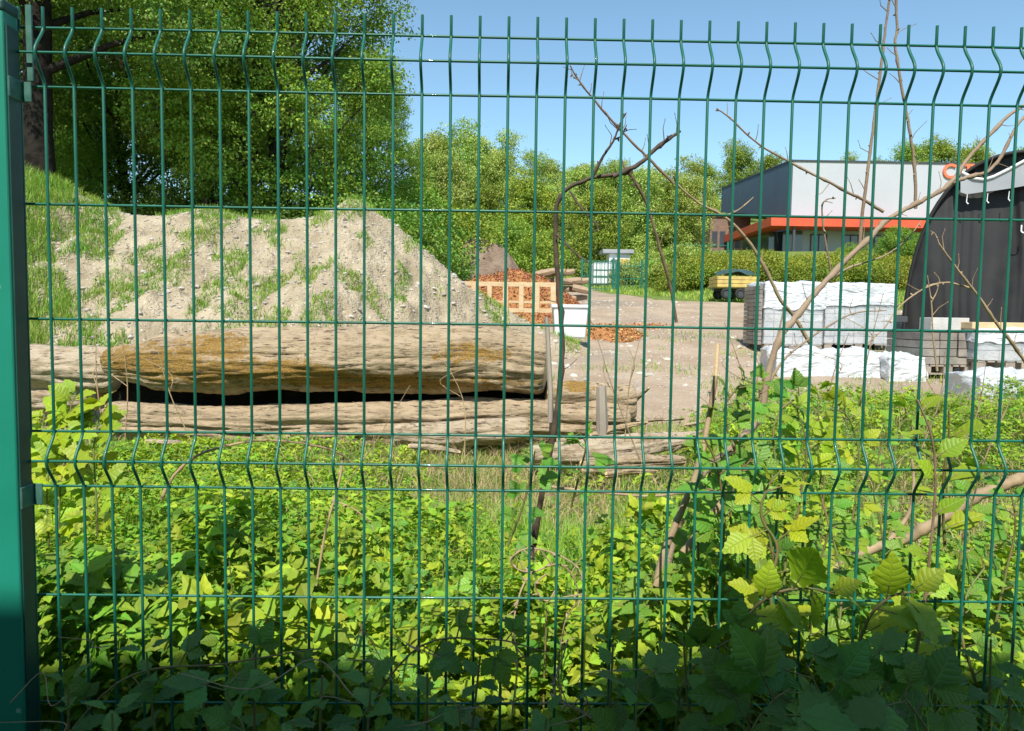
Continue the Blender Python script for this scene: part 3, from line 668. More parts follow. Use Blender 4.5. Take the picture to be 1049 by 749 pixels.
# ================================================================ PILES BEHIND THE HEAP
def pile(name,cx,cy,rx,ry,h,mt,label,cat,seed,stuff=None,chip=0,chipm=None,res=110,pw=1.3,lump=.09):
    def hf(x,y):
        r=np.sqrt(((x-cx)/rx)**2+((y-cy)/ry)**2); P=np.stack([x,y,0*x+seed],-1)
        r=r*(1+.16*fbm(P*.9,2))
        return hgt(x,y)-.06+h*np.clip(1-r**pw,0,1)+np.clip(1.05-r,0,.4)*lump*fbm(P*4,4)*3
    v,f=grid_mesh(np.linspace(cx-rx*1.2,cx+rx*1.2,res),np.linspace(cy-ry*1.2,cy+ry*1.2,res),hf)
    z=v[:,2]-hgt(v[:,0],v[:,1]); keep=(z[f].max(1)>-.05); m=MB(); m.add(v,f[keep]); o=m.build(name,mt,smooth=True); tag(o,label,cat)
    if chip:
        r=np.random.default_rng(seed); a=r.uniform(0,6.28,chip); q=np.sqrt(r.random(chip))*1.0
        X=cx+np.cos(a)*q*rx; Y=cy+np.sin(a)*q*ry; P=np.stack([X,Y,hf(X,Y)+.02],-1); mb=MB()
        scatter(mb,(np.array([[-.3,0,0],[.3,0,0],[.3,1,.1],[-.3,1,0]]),np.array([[0,1,2],[0,2,3]]),np.zeros((4,2))),P,rdir(chip,-.5,.7,r),jup(chip,.6,r),r.uniform(.02,.055,chip))
        mb.build('chips',chipm,o)['kind']='stuff'
    return o
MT['mulch']=mat('orange_bark_mulch',(.44,.21,.085),.95,(.30,.135,.05),scale=14,bump=.8,bscale=40,dist=.04,spec=.1)
MT['chip']=mat('bark_chip',(.52,.26,.10),.9,(.36,.16,.06),scale=12,island=.45)
MT['brownsoil']=mat('brown_topsoil',(.27,.20,.15),.95,(.20,.14,.10),scale=4,bump=.9,bscale=18,dist=.08,spec=.1)
q=at(528,300,18.5); pile('bark_heap',q.x-.1,18.6,2.0,1.7,1.18,MT['mulch'],'orange-brown bark mulch heap behind the slatted wooden frame','mulch heap',3,chip=9000,chipm=MT['chip'],pw=2.0)
q=at(618,310,15.5); pile('bark_spill',q.x,15.6,.95,1.5,.22,MT['mulch'],'thin spill of bark mulch on the dirt right of the white tub','mulch heap',4,chip=3500,chipm=MT['chip'])
q=at(668,330,16.5); pile('bark_patch',q.x-.2,17.5,1.3,1.2,.07,MT['mulch'],'faint brown scatter of bark on the open yard','mulch heap',8,chip=900,chipm=MT['chip'],lump=.03)
q=at(492,270,25); pile('soil_mound',q.x,25.3,2.0,1.8,2.15,MT['brownsoil'],'rounded brown soil mound beyond the bark mulch','soil heap',6,pw=1.9)
# rough timber stack beyond the mulch
MT['rough']=mat('split_wood',(.42,.30,.19),.85,(.30,.21,.13),scale=8,stretch=(1,6,6),bump=.4,bscale=30)
r=np.random.default_rng(8)
rw=['bottom','second','third','top']; cw=['first','second','third','fourth','fifth']
for k in range(18):
    row,cl=k//5,k%5; c=at(551+cl*10.5+row*2.5,305-row*8.5,19.3+(k%3)*.2); a=r.uniform(-.6,.6); L_=r.uniform(.3,.62)
    e=np.array([math.cos(a),math.sin(a),r.uniform(-.25,.25)])*L_/2; p=np.array([c.x,c.y,c.z]); w_=r.uniform(.8,1.15)
    o=MB().tube([p-e,p-e*.3+r.normal(0,.012,3),p+e*.4,p+e],[.085*w_,.095*w_,.088*w_,.07*w_],7).build('firewood_log',MT['rough'])
    tag(o,f'rough split log, {cw[cl]} from left in the {rw[row]} row by the bark mulch','log','split logs stacked by the mulch')

# wooden slatted frame
MT['pale_wood']=mat('pale_planed_wood',(.62,.46,.27),.7,(.52,.37,.20),scale=5,stretch=(1,1,5),bump=.15,bscale=60)
MT['grey_wood']=mat('weathered_wood',(.36,.31,.25),.85,(.25,.21,.17),scale=7,stretch=(1,1,.2),bump=.3,bscale=50)
Y=14.2; q0=at(466,311,Y); q1=at(569,311,Y); zt=at(520,289,Y).z; zb=at(520,314,Y).z-.12
fr=empty('slatted_frame',(q0.x,Y,zb),'pale wooden slatted frame holding back the bark mulch','wooden frame'); W_=q1.x-q0.x; Hh=zt-zb
MB().box((W_/2,0,Hh-.04),(W_,.05,.085)).build('top_rail',MT['pale_wood'],fr); MB().box((W_/2,.01,Hh*.36),(W_,.03,.045)).build('middle_rail',MT['pale_wood'],fr); MB().box((W_/2,0,.05),(W_,.05,.08)).build('bottom_rail',MT['pale_wood'],fr)
for k in range(7):
    MB().box((.05+k*(W_-.1)/6,-.035,Hh/2),(.085 if k%3 else .10,.03,Hh-.03)).build('slat',MT['pale_wood'],fr)
# white tub
q=at(583,345,13.2); tb=empty('plastic_tub',(q.x,13.2,q.z-.02),'open white plastic tub standing on the dirt right of the slatted frame','tub')
m=MB(); m.box((0,0,.29),(.62,.5,.58),taper=.86); bevel(m.build('tub_body',MT['whitepl'],tb),.03,3)
MB().box((0,-.26,.565),(.68,.035,.05)).box((0,.26,.565),(.68,.035,.05)).box((.325,0,.565),(.035,.5,.05)).box((-.325,0,.565),(.035,.5,.05)).build('rim',MT['whitepl'],tb)

# ================================================================ PALLETS AND BLOCKS
def film_nodes(N,L,tc,mp,out,b):
    bp=N.new('ShaderNodeBump'); bp.inputs['Strength'].default_value=.9; bp.inputs['Distance'].default_value=.05
    no=N.new('ShaderNodeTexNoise'); no.inputs['Scale'].default_value=4; no.inputs['Detail'].default_value=7; no.inputs['Distortion'].default_value=1.5; L.new(mp.outputs[0],no.inputs[0]); L.new(no.outputs[0],bp.inputs['Height']); L.new(bp.outputs[0],b.inputs['Normal']); return out
MT['film']=mat('white_shrink_film',(.60,.62,.64),.3,(.44,.50,.55),scale=2.6,stretch=(1,1,2.5),extra=film_nodes,ramp=(.55,.75))
MT['clear_film']=_film(mat('clear_shrink_film',(.62,.64,.66),.25,(.50,.55,.60),scale=3,extra=film_nodes))
MT['conc']=mat('pale_concrete_paver',(.58,.565,.53),.9,(.48,.465,.44),scale=6,island=.12,bump=.3,bscale=40)
MT['conc_dark']=mat('weathered_stone_block',(.27,.245,.205),.9,(.19,.17,.145),scale=7,island=.2,bump=.4,bscale=40)
MT['teal']=mat('teal_print',(.05,.42,.42),.5)
def pallet(parent,cx,cy,z,wd,dp,col='grey_wood'):
    m=MB()
    for k in range(7): m.box((cx-wd/2+wd*(k+.5)/7,cy,z+.125),(wd/7*.75,dp,.022))
    for yy in(-dp/2+.06,0,dp/2-.06):
        for xx in(-wd/2+.07,0,wd/2-.07): m.box((cx+xx,cy+yy,z+.065),(.13,.11,.095))
        m.box((cx,cy+yy,z+.01),(wd,.1,.02))
    return m.build('wooden_pallet',MT[col],parent)
def film_sheet(parent,wd,dp,z0,z1,seed,amp=.022,name='shrink_film',mt='film'):
    """crumpled wrap: a closed loop of wall plus a puckered top"""
    r_=.05; n=90; th=[];
    per=[]
    for (x0,y0,x1,y1) in((-wd/2,-dp/2,wd/2,-dp/2),(wd/2,-dp/2,wd/2,dp/2),(wd/2,dp/2,-wd/2,dp/2),(-wd/2,dp/2,-wd/2,-dp/2)):
        k=28
        for i in range(k): per.append((x0+(x1-x0)*i/k,y0+(y1-y0)*i/k))
    per=np.array(per); nz=14; V=[]
    for j in range(nz+6):
        if j<=nz: s=1+.012; z=z0+(z1-z0)*j/nz
        else: s=1.012-.2*(j-nz); z=z1+.012
        p=np.stack([per[:,0]*max(s,0.02),per[:,1]*max(s,.02),np.full(len(per),z)],-1)
        n_=fbm(p*np.array([5,5,7])+seed,4)*amp
        d=per/np.linalg.norm(per,axis=1)[:,None]
        if j<=nz: p[:,:2]+=d*n_[:,None]
        else: p[:,2]+=n_*1.6
        if j==0: p[:,2]+=fbm(p*6+seed,2)*.03
        V.append(p)
    V=np.concatenate(V); k=len(per); J=nz+5
    i=np.arange(J)[:,None]*k; a=np.arange(k)[None]; b_=(a+1)%k
    f=np.stack([i+a,i+b_,i+k+b_,i+k+a],-1).reshape(-1,4); m=MB(); m.add(V,f); return m.build(name,MT[mt],parent,smooth=True)
def paver_stack(px0,px1,pyb,pyt,Y,label,rows,cols,mt,film=.45,dp=.92,group=None,seed=1,film_all=False):
    a=at(px0,pyb,Y); b_=at(px1,pyb,Y); t_=at((px0+px1)/2,pyt,Y); wd=b_.x-a.x; H=t_.z-(a.z+b_.z)/2
    t=empty('block_pallet',((a.x+b_.x)/2,Y+dp/2,(a.z+b_.z)/2),label,'pallet of blocks',group)
    pallet(t,0,0,0,wd,dp); h=(H-.15)/rows; r=np.random.default_rng(seed)
    m=MB()
    for j in range(rows):
        for i in range(cols): 
            m.box((-wd/2+wd*(i+.5)/cols+r.normal(0,.003),r.normal(0,.004),.14+h*(j+.5)),(wd/cols-.012,dp-.03+r.normal(0,.008),h-.010))
    o=m.build('blocks',MT[mt],t)
    if film:
        film_sheet(t,wd+.03,dp+.03,.14+(H-.15)*(1-film),H+.01,seed)
        film_sheet(t,wd,dp,.13,H-.02,seed+50,.012,'clear_wrap','clear_film')
    return t,wd,H
GP='wrapped pallets of paving blocks'
paver_stack(782,842,361,290,13.0,'left white-wrapped pallet of pale blocks with bare weathered left side',8,6,'conc',.42,group=GP,seed=2)
paver_stack(844,915,360,291,13.05,'right white-wrapped pallet of pale blocks, nearer the black shelter',8,7,'conc',.36,group=GP,seed=9)
q=at(783,325,13.1); wp=MB()
for k in range(14):
    for j in range(3): wp.box((q.x-.085+.01*((k*3+j)%3),13.2+j*.3,at(783,357,13).z+.1+k*.075),(.06,.27,.066))
tag(wp.build('slab_stack',MT['conc_dark']),'narrow dark stack of stone slabs against the left end of the white pallets','stone slabs')
# low film-wrapped packs lying in front
def soft_pack(px0,px1,pyt,pyb,Y,label,seed,dp=.7,stripe=False,group='white wrapped packs on the ground'):
    a=at(px0,pyb,Y); b_=at(px1,pyb,Y); t_=at((px0+px1)/2,pyt,Y); wd=b_.x-a.x; H=t_.z-(a.z+b_.z)/2
    t=empty('wrapped_pack',((a.x+b_.x)/2,Y+dp/2,(a.z+b_.z)/2),label,'wrapped pack',group)
    film_sheet(t,wd,dp,0,H,seed,.04,'film_wrap')
    if stripe: MB().box((-.02,-dp/2-.09,H*.5),(wd*.55,.006,.06)).build('printed_stripe',MT['teal'],t)
    return t
soft_pack(796,856,360,390,10.3,'crumpled white pack below the left wrapped pallet',3)
soft_pack(858,908,362,391,10.2,'crumpled white pack below the right wrapped pallet',4)
soft_pack(910,948,366,393,10.0,'white pack between the pallets and the stone blocks',5)
soft_pack(1004,1075,386,424,8.0,'white wrapped pack with a teal stripe, in front of the stone blocks',6,stripe=True)
# stone block pallets at the right
paver_stack(944,998,384,340,10.2,'pallet of weathered stone blocks overgrown with dry stems',4,3,'conc_dark',0,dp=1.0,seed=4)
paver_stack(1000,1070,380,338,10.0,'pale stone block pallet at the right edge beside the shelter',3,3,'conc',.4,dp=1.0,seed=5)
def beam(px0,px1,pyt,pyb,Y,mt,label,name='concrete_beam',dp=.3):
    a=at(px0,(pyt+pyb)/2,Y); b_=at(px1,(pyt+pyb)/2,Y); h=at(px0,pyt,Y).z-at(px0,pyb,Y).z
    o=MB().box((0,0,0),(b_.x-a.x,dp,h)).build(name,MT[mt]); o.location=((a.x+b_.x)/2,Y+dp/2,(a.z+b_.z)/2); bevel(o,.008); tag(o,label,'beam'); return o
beam(954,993,325.5,339.5,10.3,'conc','short pale concrete beam lying on the weathered blocks')
beam(996,1080,330.5,337.5,10.05,'pale_wood','long pale plank lying on top of the right block pallet','plank')
beam(925,946,341,348.5,12.3,'frame','dark beam end left of the weathered blocks')
beam(931,941,349,366,12.35,'conc_dark','dark stone prop under the dark beam end')
beam(907,930,324,330,14.,'frame','black tube lying at the foot of the black shelter','black_tube')

# ================================================================ BLACK SHELTER
MT['fabric']=mat('black_fabric',(.012,.012,.014),.6,(.02,.019,.018),scale=3,spec=.35,bump=.3,bscale=60,dist=.004)
MT['fabric_roof']=mat('dark_blue_fabric',(.02,.03,.05),.55,(.03,.04,.06),scale=3)
MT['window_film']=mat('grey_translucent_panel',(.33,.34,.35),.5,(.27,.28,.30),scale=2)
MT['white_cord']=mat('white_cord',(.75,.75,.75),.6)
SA=R(28.2); YS=13.8
ax=Vector((math.sin(SA),math.cos(SA),0)); lx=Vector((math.cos(SA),-math.sin(SA),0))
q=at(1046,331,YS); S0=Vector((q.x,q.y,0))
def sp_(px,py,off=0.):
    """shelter-local point on its front plane (moved off metres back) seen at px, py"""
    d=at(px,py,1.)-CAM; o=S0+ax*off; k=(o-CAM).dot(ax)/d.dot(ax); p=CAM+d*k-S0
    return Vector((p.dot(lx),off,p.z))
pb=sp_(926,331); pt=sp_(1040,156); z0s=pb.z-.3; hwS=-pb.x; HS=pt.z-z0s
sh=empty('fabric_shelter',(S0.x,S0.y,z0s),'black fabric arched shelter standing behind the stone blocks','shelter',rz=-SA)
def sl_(px,py,off=0.):
    p=sp_(px,py,off); p.z-=z0s; return p
def arch(t): # t 0..pi
    c,s=math.cos(t),math.sin(t); return -hwS*np.sign(c)*abs(c)**.80, HS*abs(s)**.86
na=40; ths=np.linspace(0,math.pi,na); A=np.array([arch(t) for t in ths])
m=MB(); V=[]
for j,yy in enumerate(np.linspace(0,6,7)):
    V.append(np.stack([A[:,0],np.full(na,yy),A[:,1]*(1-.012*(j%2))],-1))
V=np.concatenate(V); i=np.arange(6)[:,None]*na; a=np.arange(na-1)[None]; m.add(V,np.stack([i+a,i+a+1,i+na+a+1,i+na+a],-1).reshape(-1,4)); m.build('roof_cover',MT['fabric_roof'],sh,smooth=True)
# front curtain with folds that fan from the top
m=MB(); nu,nv=150,44; V=[]
for j in range(nv):
    for i in range(nu):
        s=i/(nu-1)*2-1; t=j/(nv-1)
        th=math.acos(max(-1,min(1,-s))); 
        xx=s*hwS; 
        # top height of the arch at this x
        cc=min(1,abs(s))**(1/.80); zt_=HS*(math.sqrt(max(0,1-cc*cc)))**.86
        fo=math.sin(xx*9+2.9*math.sin(xx*2.3)+t*1.6*math.sin(xx*5))*.030*(1-t*.5)+.007*math.sin(xx*31+t*5+3*math.sin(xx*6))+.06*math.sin(xx*3+1+t*3)
        V.append((xx+.06*math.sin(t*5+xx*3)*(1-abs(s)),.12-.16*(1-t)+fo,zt_*t))
g_=np.array(V); i=(np.arange(nv-1)[:,None]*nu+np.arange(nu-1)[None]).ravel(); m.add(g_,np.stack([i,i+1,i+nu+1,i+nu],-1)); m.build('front_curtain',MT['fabric'],sh,smooth=True)
hoop=MB(); hoop.tube([(x,-.03,z) for x,z in A],.035,8); hoop.build('front_hoop',MT['fabric'],sh,smooth=True)
# window panel hung across the upper front, with white cord edge
topx=[(984,176),(990,179),(998,183),(1008,184),(1018,181),(1028,176),(1038,171),(1049,165),(1075,160),(1105,166)]
botx=[(984,197),(990,199),(998,198),(1008,196.5),(1018,195.5),(1028,194),(1038,192.5),(1049,190.5),(1075,190),(1105,192)]
T_=[sl_(a_,b2,-.13) for a_,b2 in topx]; B_=[sl_(a_,b2,-.13) for a_,b2 in botx]
m=MB(); n_=len(T_); v=np.array([tuple(p) for p in T_]+[tuple(p) for p in B_]+[tuple(p+Vector((0,.02,0))) for p in T_]+[tuple(p+Vector((0,.02,0))) for p in B_])
f=[[i,i+n_,i+n_+1,i+1] for i in range(n_-1)]+[[2*n_+i,2*n_+i+1,3*n_+i+1,3*n_+i] for i in range(n_-1)]
m.add(v,f); wpn=m.build('window_panel',MT['window_film'],sh)
MB().tube([p+Vector((0,-.02,0)) for p in T_],.028,7).build('white_edge',MT['white_cord'],wpn,smooth=True)
for px,py in((991,203),(1012,202),(1034,200)):
    a_=sl_(px,py-4,-.16); b2=sl_(px-1,py+4,-.16); c2=sl_(px+.8,py+6,-.16)
    MB().tube([a_,b2,c2],[.006,.009,.013],6).build('tie_cord',MT['white_cord'],sh)
c=bpy.data.curves.new('letter','FONT'); c.body='U'; c.size=.22; c.extrude=.004; c.materials.append(MT['white_cord']); o=text_mesh(c); o.parent=sh; o.rotation_euler=(R(90),0,0); o.location=sl_(1044.5,239,-.2)

# ================================================================ LOGS
def bark_nodes(mossamt):
    def ex(N,L,tc,mp,out,b):
        def noise(sc,st,det=9,ro=.65):
            n=N.new('ShaderNodeTexNoise'); n.inputs['Scale'].default_value=sc; n.inputs['Detail'].default_value=det; n.inputs['Roughness'].default_value=ro; m=N.new('ShaderNodeMapping'); m.inputs['Scale'].default_value=st; L.new(tc.outputs['Object'],m.inputs[0]); L.new(m.outputs[0],n.inputs[0]); return n.outputs[0]
        def rng_(v,a,b_):
            r=N.new('ShaderNodeMapRange'); r.inputs[1].default_value=a; r.inputs[2].default_value=b_; L.new(v,r.inputs[0]); return r.outputs[0]
        def mix(f,c1,c2):
            x=N.new('ShaderNodeMix'); x.data_type='RGBA'; L.new(f,x.inputs[0])
            for q,c in((6,c1),(7,c2)):
                if isinstance(c,tuple): x.inputs[q].default_value=(*c,1)
                else: L.new(c,x.inputs[q])
            return x.outputs[2]
        grain=noise(17,(.45,2.6,2.6)); plate=noise(6,(.9,2.0,2.0),9,.72); grit=noise(70,(1,1.4,1.4),4)
        sx=N.new('ShaderNodeAttribute'); sx.attribute_name='moss'
        out=mix(rng_(plate,.49,.60),out,(.25,.18,.11))           # patches where the bark is still on
        out=mix(rng_(grit,.25,.6),(.42,.32,.20),out)
        ad=N.new('ShaderNodeMath'); ad.operation='MULTIPLY_ADD'; L.new(sx.outputs['Fac'],ad.inputs[0]); ad.inputs[1].default_value=.27*mossamt; L.new(noise(9,(.8,1.3,1.5),10,.8),ad.inputs[2])
        moss=mix(rng_(grit,.3,.7),(.13,.07,.015),(.42,.25,.055))
        out=mix(rng_(ad.outputs[0],.635,.70),out,moss)
        out=mix(rng_(grain,.385,.43),(.10,.07,.045),out)         # cracks
        h=N.new('ShaderNodeMath'); h.operation='ADD'; L.new(grain,h.inputs[0]); L.new(plate,h.inputs[1])
        bp=N.new('ShaderNodeBump'); bp.inputs['Strength'].default_value=1.; bp.inputs['Distance'].default_value=.022; L.new(h.outputs[0],bp.inputs['Height'])
        b2=N.new('ShaderNodeBump'); b2.inputs['Strength'].default_value=.6; b2.inputs['Distance'].default_value=.008; L.new(grit,b2.inputs['Height']); L.new(bp.outputs[0],b2.inputs['Normal']); L.new(b2.outputs[0],b.inputs['Normal'])
        return out
    return ex
MT['log']=mat('weathered_log_bark',(.47,.36,.235),.9,(.37,.275,.175),scale=3.,stretch=(.6,2,2),extra=bark_nodes(1.))
MT['log_pale']=mat('bare_pale_log',(.54,.45,.33),.9,(.44,.36,.26),scale=3,stretch=(.5,2,2),extra=bark_nodes(0.))
MT['log_yellow']=mat('barked_yellow_log',(.56,.40,.22),.85,(.36,.26,.16),scale=4,stretch=(.5,2,2),extra=bark_nodes(.3))
MT['cutwood']=mat('cut_wood_end',(.62,.45,.24),.85,(.45,.31,.17),scale=9)
def moss_upper(px,top): # where the golden moss sits along the big log
    return 0
def log(name,path,rad,mt,label,seed,amp=.05,mossf=None,n=56,seg=200,grp=None,gash=None,cat='log'):
    P=np.array([list(p) for p in path],float); t=np.linspace(0,len(P)-1,seg); i=np.clip(t.astype(int),0,len(P)-2); f_=(t-i)[:,None]; f_=f_*f_*(3-2*f_)
    Q=P[i]*(1-f_)+P[i+1]*f_; rr=np.interp(t,np.arange(len(P)),rad)
    O=Q[0].copy()
    T=np.gradient(Q,axis=0); T/=np.linalg.norm(T,axis=1)[:,None]; A=np.cross(T,UP); A/=np.linalg.norm(A,axis=1)[:,None]; B=np.cross(A,T)
    th=np.linspace(0,2*math.pi,n,endpoint=False)
    L=np.concatenate([[0],np.cumsum(np.linalg.norm(np.diff(Q,axis=0),axis=1))])
    ll,tt=np.meshgrid(L,th,indexing='ij')
    c3=np.stack([ll*1.1+seed*5,np.cos(tt)*1.5,np.sin(tt)*1.5],-1)
    rn=1+amp/np.mean(rr)*(fbm(c3,3)*.9)+amp/np.mean(rr)*.55*(-np.abs(fbm(c3*np.array([.9,3.2,3.2])+9,3)))+.009/np.mean(rr)*fbm(c3*np.array([2.5,9,9])+3,3)+.008/np.mean(rr)*fbm(c3*np.array([9,20,20]),2)
    ends=np.minimum(1,np.sqrt(np.clip(np.minimum(L,L[-1]-L)/.05,0,1))*.12+.88)[:,None]
    rad2=rr[:,None]*rn*ends
    V=Q[:,None]+rad2[...,None]*(np.cos(tt)[...,None]*A[:,None]+np.sin(tt)[...,None]*B[:,None])
    V=V.reshape(-1,3)-O
    m=MB(); k=n; i=np.arange(seg-1)[:,None]*k; a=np.arange(k)[None]; b_=(a+1)%k
    m.add(V,np.stack([i+a,i+b_,i+k+b_,i+k+a],-1).reshape(-1,4))
    o=m.build(name,MT[mt],smooth=True); o.location=O
    mv=np.zeros(len(V)) if mossf is None else mossf(V+O,tt.ravel())
    at_=o.data.attributes.new('moss','FLOAT','POINT'); at_.data.foreach_set('value',mv)
    for s in(0,seg-1):
        e=MB(); ring=V.reshape(seg,n,3)[s]; c=ring.mean(0)+ (T[s]*(-.012 if s==0 else .012)); rings=[ring*1.,c+(ring-c)*.6+T[s]*(-.01 if s==0 else .01),c+(ring-c)*.25]
        vv=np.concatenate([ring,rings[1],rings[2],[c]]); ff=[]
        for q in range(2):
            for a2 in range(n): b2=(a2+1)%n; ff+=[[q*n+a2,q*n+b2,(q+1)*n+b2],[q*n+a2,(q+1)*n+b2,(q+1)*n+a2]]
        ff+=[[2*n+a2,2*n+(a2+1)%n,3*n] for a2 in range(n)]
        if s==0: ff=[x[::-1] for x in ff]
        e.add(vv,ff); e.build('cut_end',MT['cutwood'],o)
    tag(o,label,cat,grp); return o
def mossU(V,tt):
    d=(V-np.array(CAM)); px=524.5+(d[:,0]/d[:,1])*757; py=325-(d[:,2]/d[:,1])*757+ (px-524)*.0146
    g_=lambda cx,cy,sx,sy: np.exp(-((px-cx)/sx)**2-((py-cy)/sy)**2)
    return np.clip(g_(495,362,50,13)+g_(470,394,120,8)*.8+g_(225,382,95,16)+g_(140,366,60,13)+g_(320,380,40,9)+g_(240,352,45,12)+g_(390,392,60,8),0,1.25)
Y=6.6
log('fallen_log',[at(112,372,Y+.1),at(160,371,Y),at(240,369,Y),at(330,369,Y),at(420,366,Y),at(500,366,Y-.03),at(560,373,Y-.1)],[.12,.24,.295,.305,.30,.30,.27],'log','largest mossy fallen trunk lying on top of the others below the spoil heap',1,amp=.045,mossf=mossU,seg=360,n=120)
log('fallen_log',[at(110,430,Y-.05),at(250,437,Y-.1),at(400,434,Y-.12),at(520,429,Y-.12),at(642,430,Y-.1)],[.16,.17,.185,.19,.18],'log','long lower trunk under the largest mossy trunk, half sunk in weeds',2,amp=.06,seg=300,n=90)
log('fallen_log',[at(-50,372,Y+.5),at(40,375,Y+.35),at(122,380,Y+.28)],[.21,.23,.21],'log_pale','pale grey trunk left of the largest mossy trunk, behind the leafy vine',3,seg=160,n=70)
log('fallen_log',[at(118,404,Y+.42),at(240,408,Y+.42),at(400,408,Y+.42),at(566,404,Y+.42)],[.17,.2,.2,.18],'shaded_bark','added rear trunk, blackened to give the shade in the gap between the two long trunks',12,amp=.05,seg=160,n=60)  # log added to fill the gap; its near-black bark paints the gap's shade
log('fallen_log',[at(-75,409,Y+.42),at(20,408,Y+.4),at(106,405,Y+.36)],[.15,.17,.14],'log_pale','pale log lying under the pale grey trunk, mostly hidden by the lime-leaved vine',13,amp=.035,seg=110,n=60)
log('broken_log',[at(562,412,Y-.1),at(600,412,Y-.05),at(648,410,Y)],[.18,.19,.15],'log','short broken log with moss at the right end of the trunks',4,amp=.06,mossf=lambda V,tt:(tt>.6)*(tt<2.4)*np.exp(-((V[:,0]-at(588,400,Y).x)/.16)**2)*1.2,seg=90,n=60)
log('rotten_log',[at(545,466,5.5),at(600,464,5.5),at(655,457,5.55),at(715,449,5.7)],[.075,.10,.09,.045],'log_pale','rotten pale log in the weeds in front of the broken log',5,amp=.03,seg=110,n=44)
log('rotten_log',[at(596,478,5.2),at(650,474,5.25),at(700,472,5.35)],[.05,.06,.035],'log','brown rotten log lying nearest the fence below the pale rotten log',6,amp=.02,seg=80,n=36)
log('split_timber',[at(405,446,6.2),at(450,447,6.15),at(540,441,6.1)],[.075,.11,.10],'log_pale','bleached split piece of wood lying against the lower trunk',7,amp=.04,seg=90,n=40)
log('split_timber',[at(488,427,6.55),at(545,428,6.45),at(600,431,6.4)],[.11,.125,.10],'log_yellow','yellowish barkless piece of wood at the right of the lower trunk',8,amp=.03,seg=90,n=44)
def stake(pxt,pyt,pxb,pyb,Y,w_,mt,label):
    a=at(pxt,pyt,Y); b_=at(pxb,pyb,Y); m=MB(); m.tube([b_-Vector((0,0,.25)),b_,(a+b_)/2,a],[w_,w_,w_*.95,w_*.85],6); o=m.build('stake',MT[mt]); tag(o,label,'stake'); return o
stake(560,325,564,402,6.1,.022,'grey_wood','grey wooden stake leaning before the right end of the largest trunk')
stake(616,396,617,438,6.2,.05,'grey_wood','thick short grey stake in front of the broken log')
stake(735,352,733,384,8.6,.03,'pale_wood','short pale stake standing in the yard beyond the brambles')
log('timber_offcut',[at(640,432,6.6),at(668,431,6.6),at(700,429,6.65)],[.012,.016,.01],'log_pale','thin bleached branch lying level with the broken log',9,amp=.004,seg=40,n=14,cat='branch')

for k,(a,b_,c,d,yy,ra,mt_,lab) in enumerate([
 (606,446,662,433,6.2,.022,'log_yellow','yellowish splinter leaning on the broken log'),
 (640,420,664,398,6.5,.02,'log','dark branch stub rising from the end of the broken log'),
 (572,452,612,458,5.9,.03,'log','short dark chunk between the lower trunk and the rotten logs'),
 (690,462,722,440,5.6,.014,'log_pale','thin pale branch at the right tip of the rotten logs'),
 (622,487,672,483,4.9,.022,'log_yellow','yellowish stick lying in grass nearest the fence'),
 (700,436,745,431,7.0,.018,'log_pale','pale branch lying flat right of the broken log'),
 (420,458,470,463,5.6,.02,'log_pale','small pale stick below the bleached split wood'),
 (150,452,215,458,6.0,.018,'log_pale','pale stick below the left end of the lower trunk')]):
    o=log('broken_branch',[at(a,b_,yy),at((a+c)/2,(b_+d)/2-2,yy),at(c,d,yy)],[ra,ra*.9,ra*.55],mt_,lab,30+k,amp=.006,seg=30,n=14,cat='branch',grp='broken branches by the logs')
# ================================================================ UNDERGROWTH
LO=[leaf_lo(.62,.12,.15),leaf_lo(.8,.1,.25),leaf_lo(.5,.18,.05)]
def sprig(r,nl,ll,rise,t):
    parts=[]
    for k in range(nl):
        parts.append(xf(t,ll*r.uniform(.7,1.15),k*2.4+r.uniform(-.4,.4),r.uniform(-.1,.6),r.uniform(-.4,.4),(0,0,rise*k/nl)))
    return join(parts)
HYx=[1.30,1.6,2,3,4,5,6.2,7.]; HYz=[.76,.76,.70,.50,.33,.22,.10,.03]
def vegtop(X,Y):
    n=fbm(np.stack([X*2.2,Y*2.2,0*X+3],-1),3)
    px=524.5+X/Y*757
    dry=np.exp(-((px-560)/190)**2)*sstep(3.2,4.6,Y)+sstep(860,930,px)*sstep(2.6,3.6,Y)*(1-sstep(5,6,Y))*.7
    return np.maximum(np.interp(Y,HYx,HYz),.42*sstep(690,760,px)*sstep(3.6,5,Y)*(1-sstep(7.2,7.9,Y)))*(1-.55*np.clip(dry,0,1))*(1+.27*n)+.05*n
r=np.random.default_rng(77)
def region(K,y0,y1,pw=1.25,mar=1.7):
    Y=y0+(y1-y0)*r.random(K)**pw; X=r.uniform(-1,1,K)*(Y*.72+mar); return X,Y
def sprig_hi(nl,ll,wd,rise):
    return sprig(r,nl,ll,rise,leaf_hi(wd*r.uniform(.85,1.1),.10,.35,8,.36,.05))
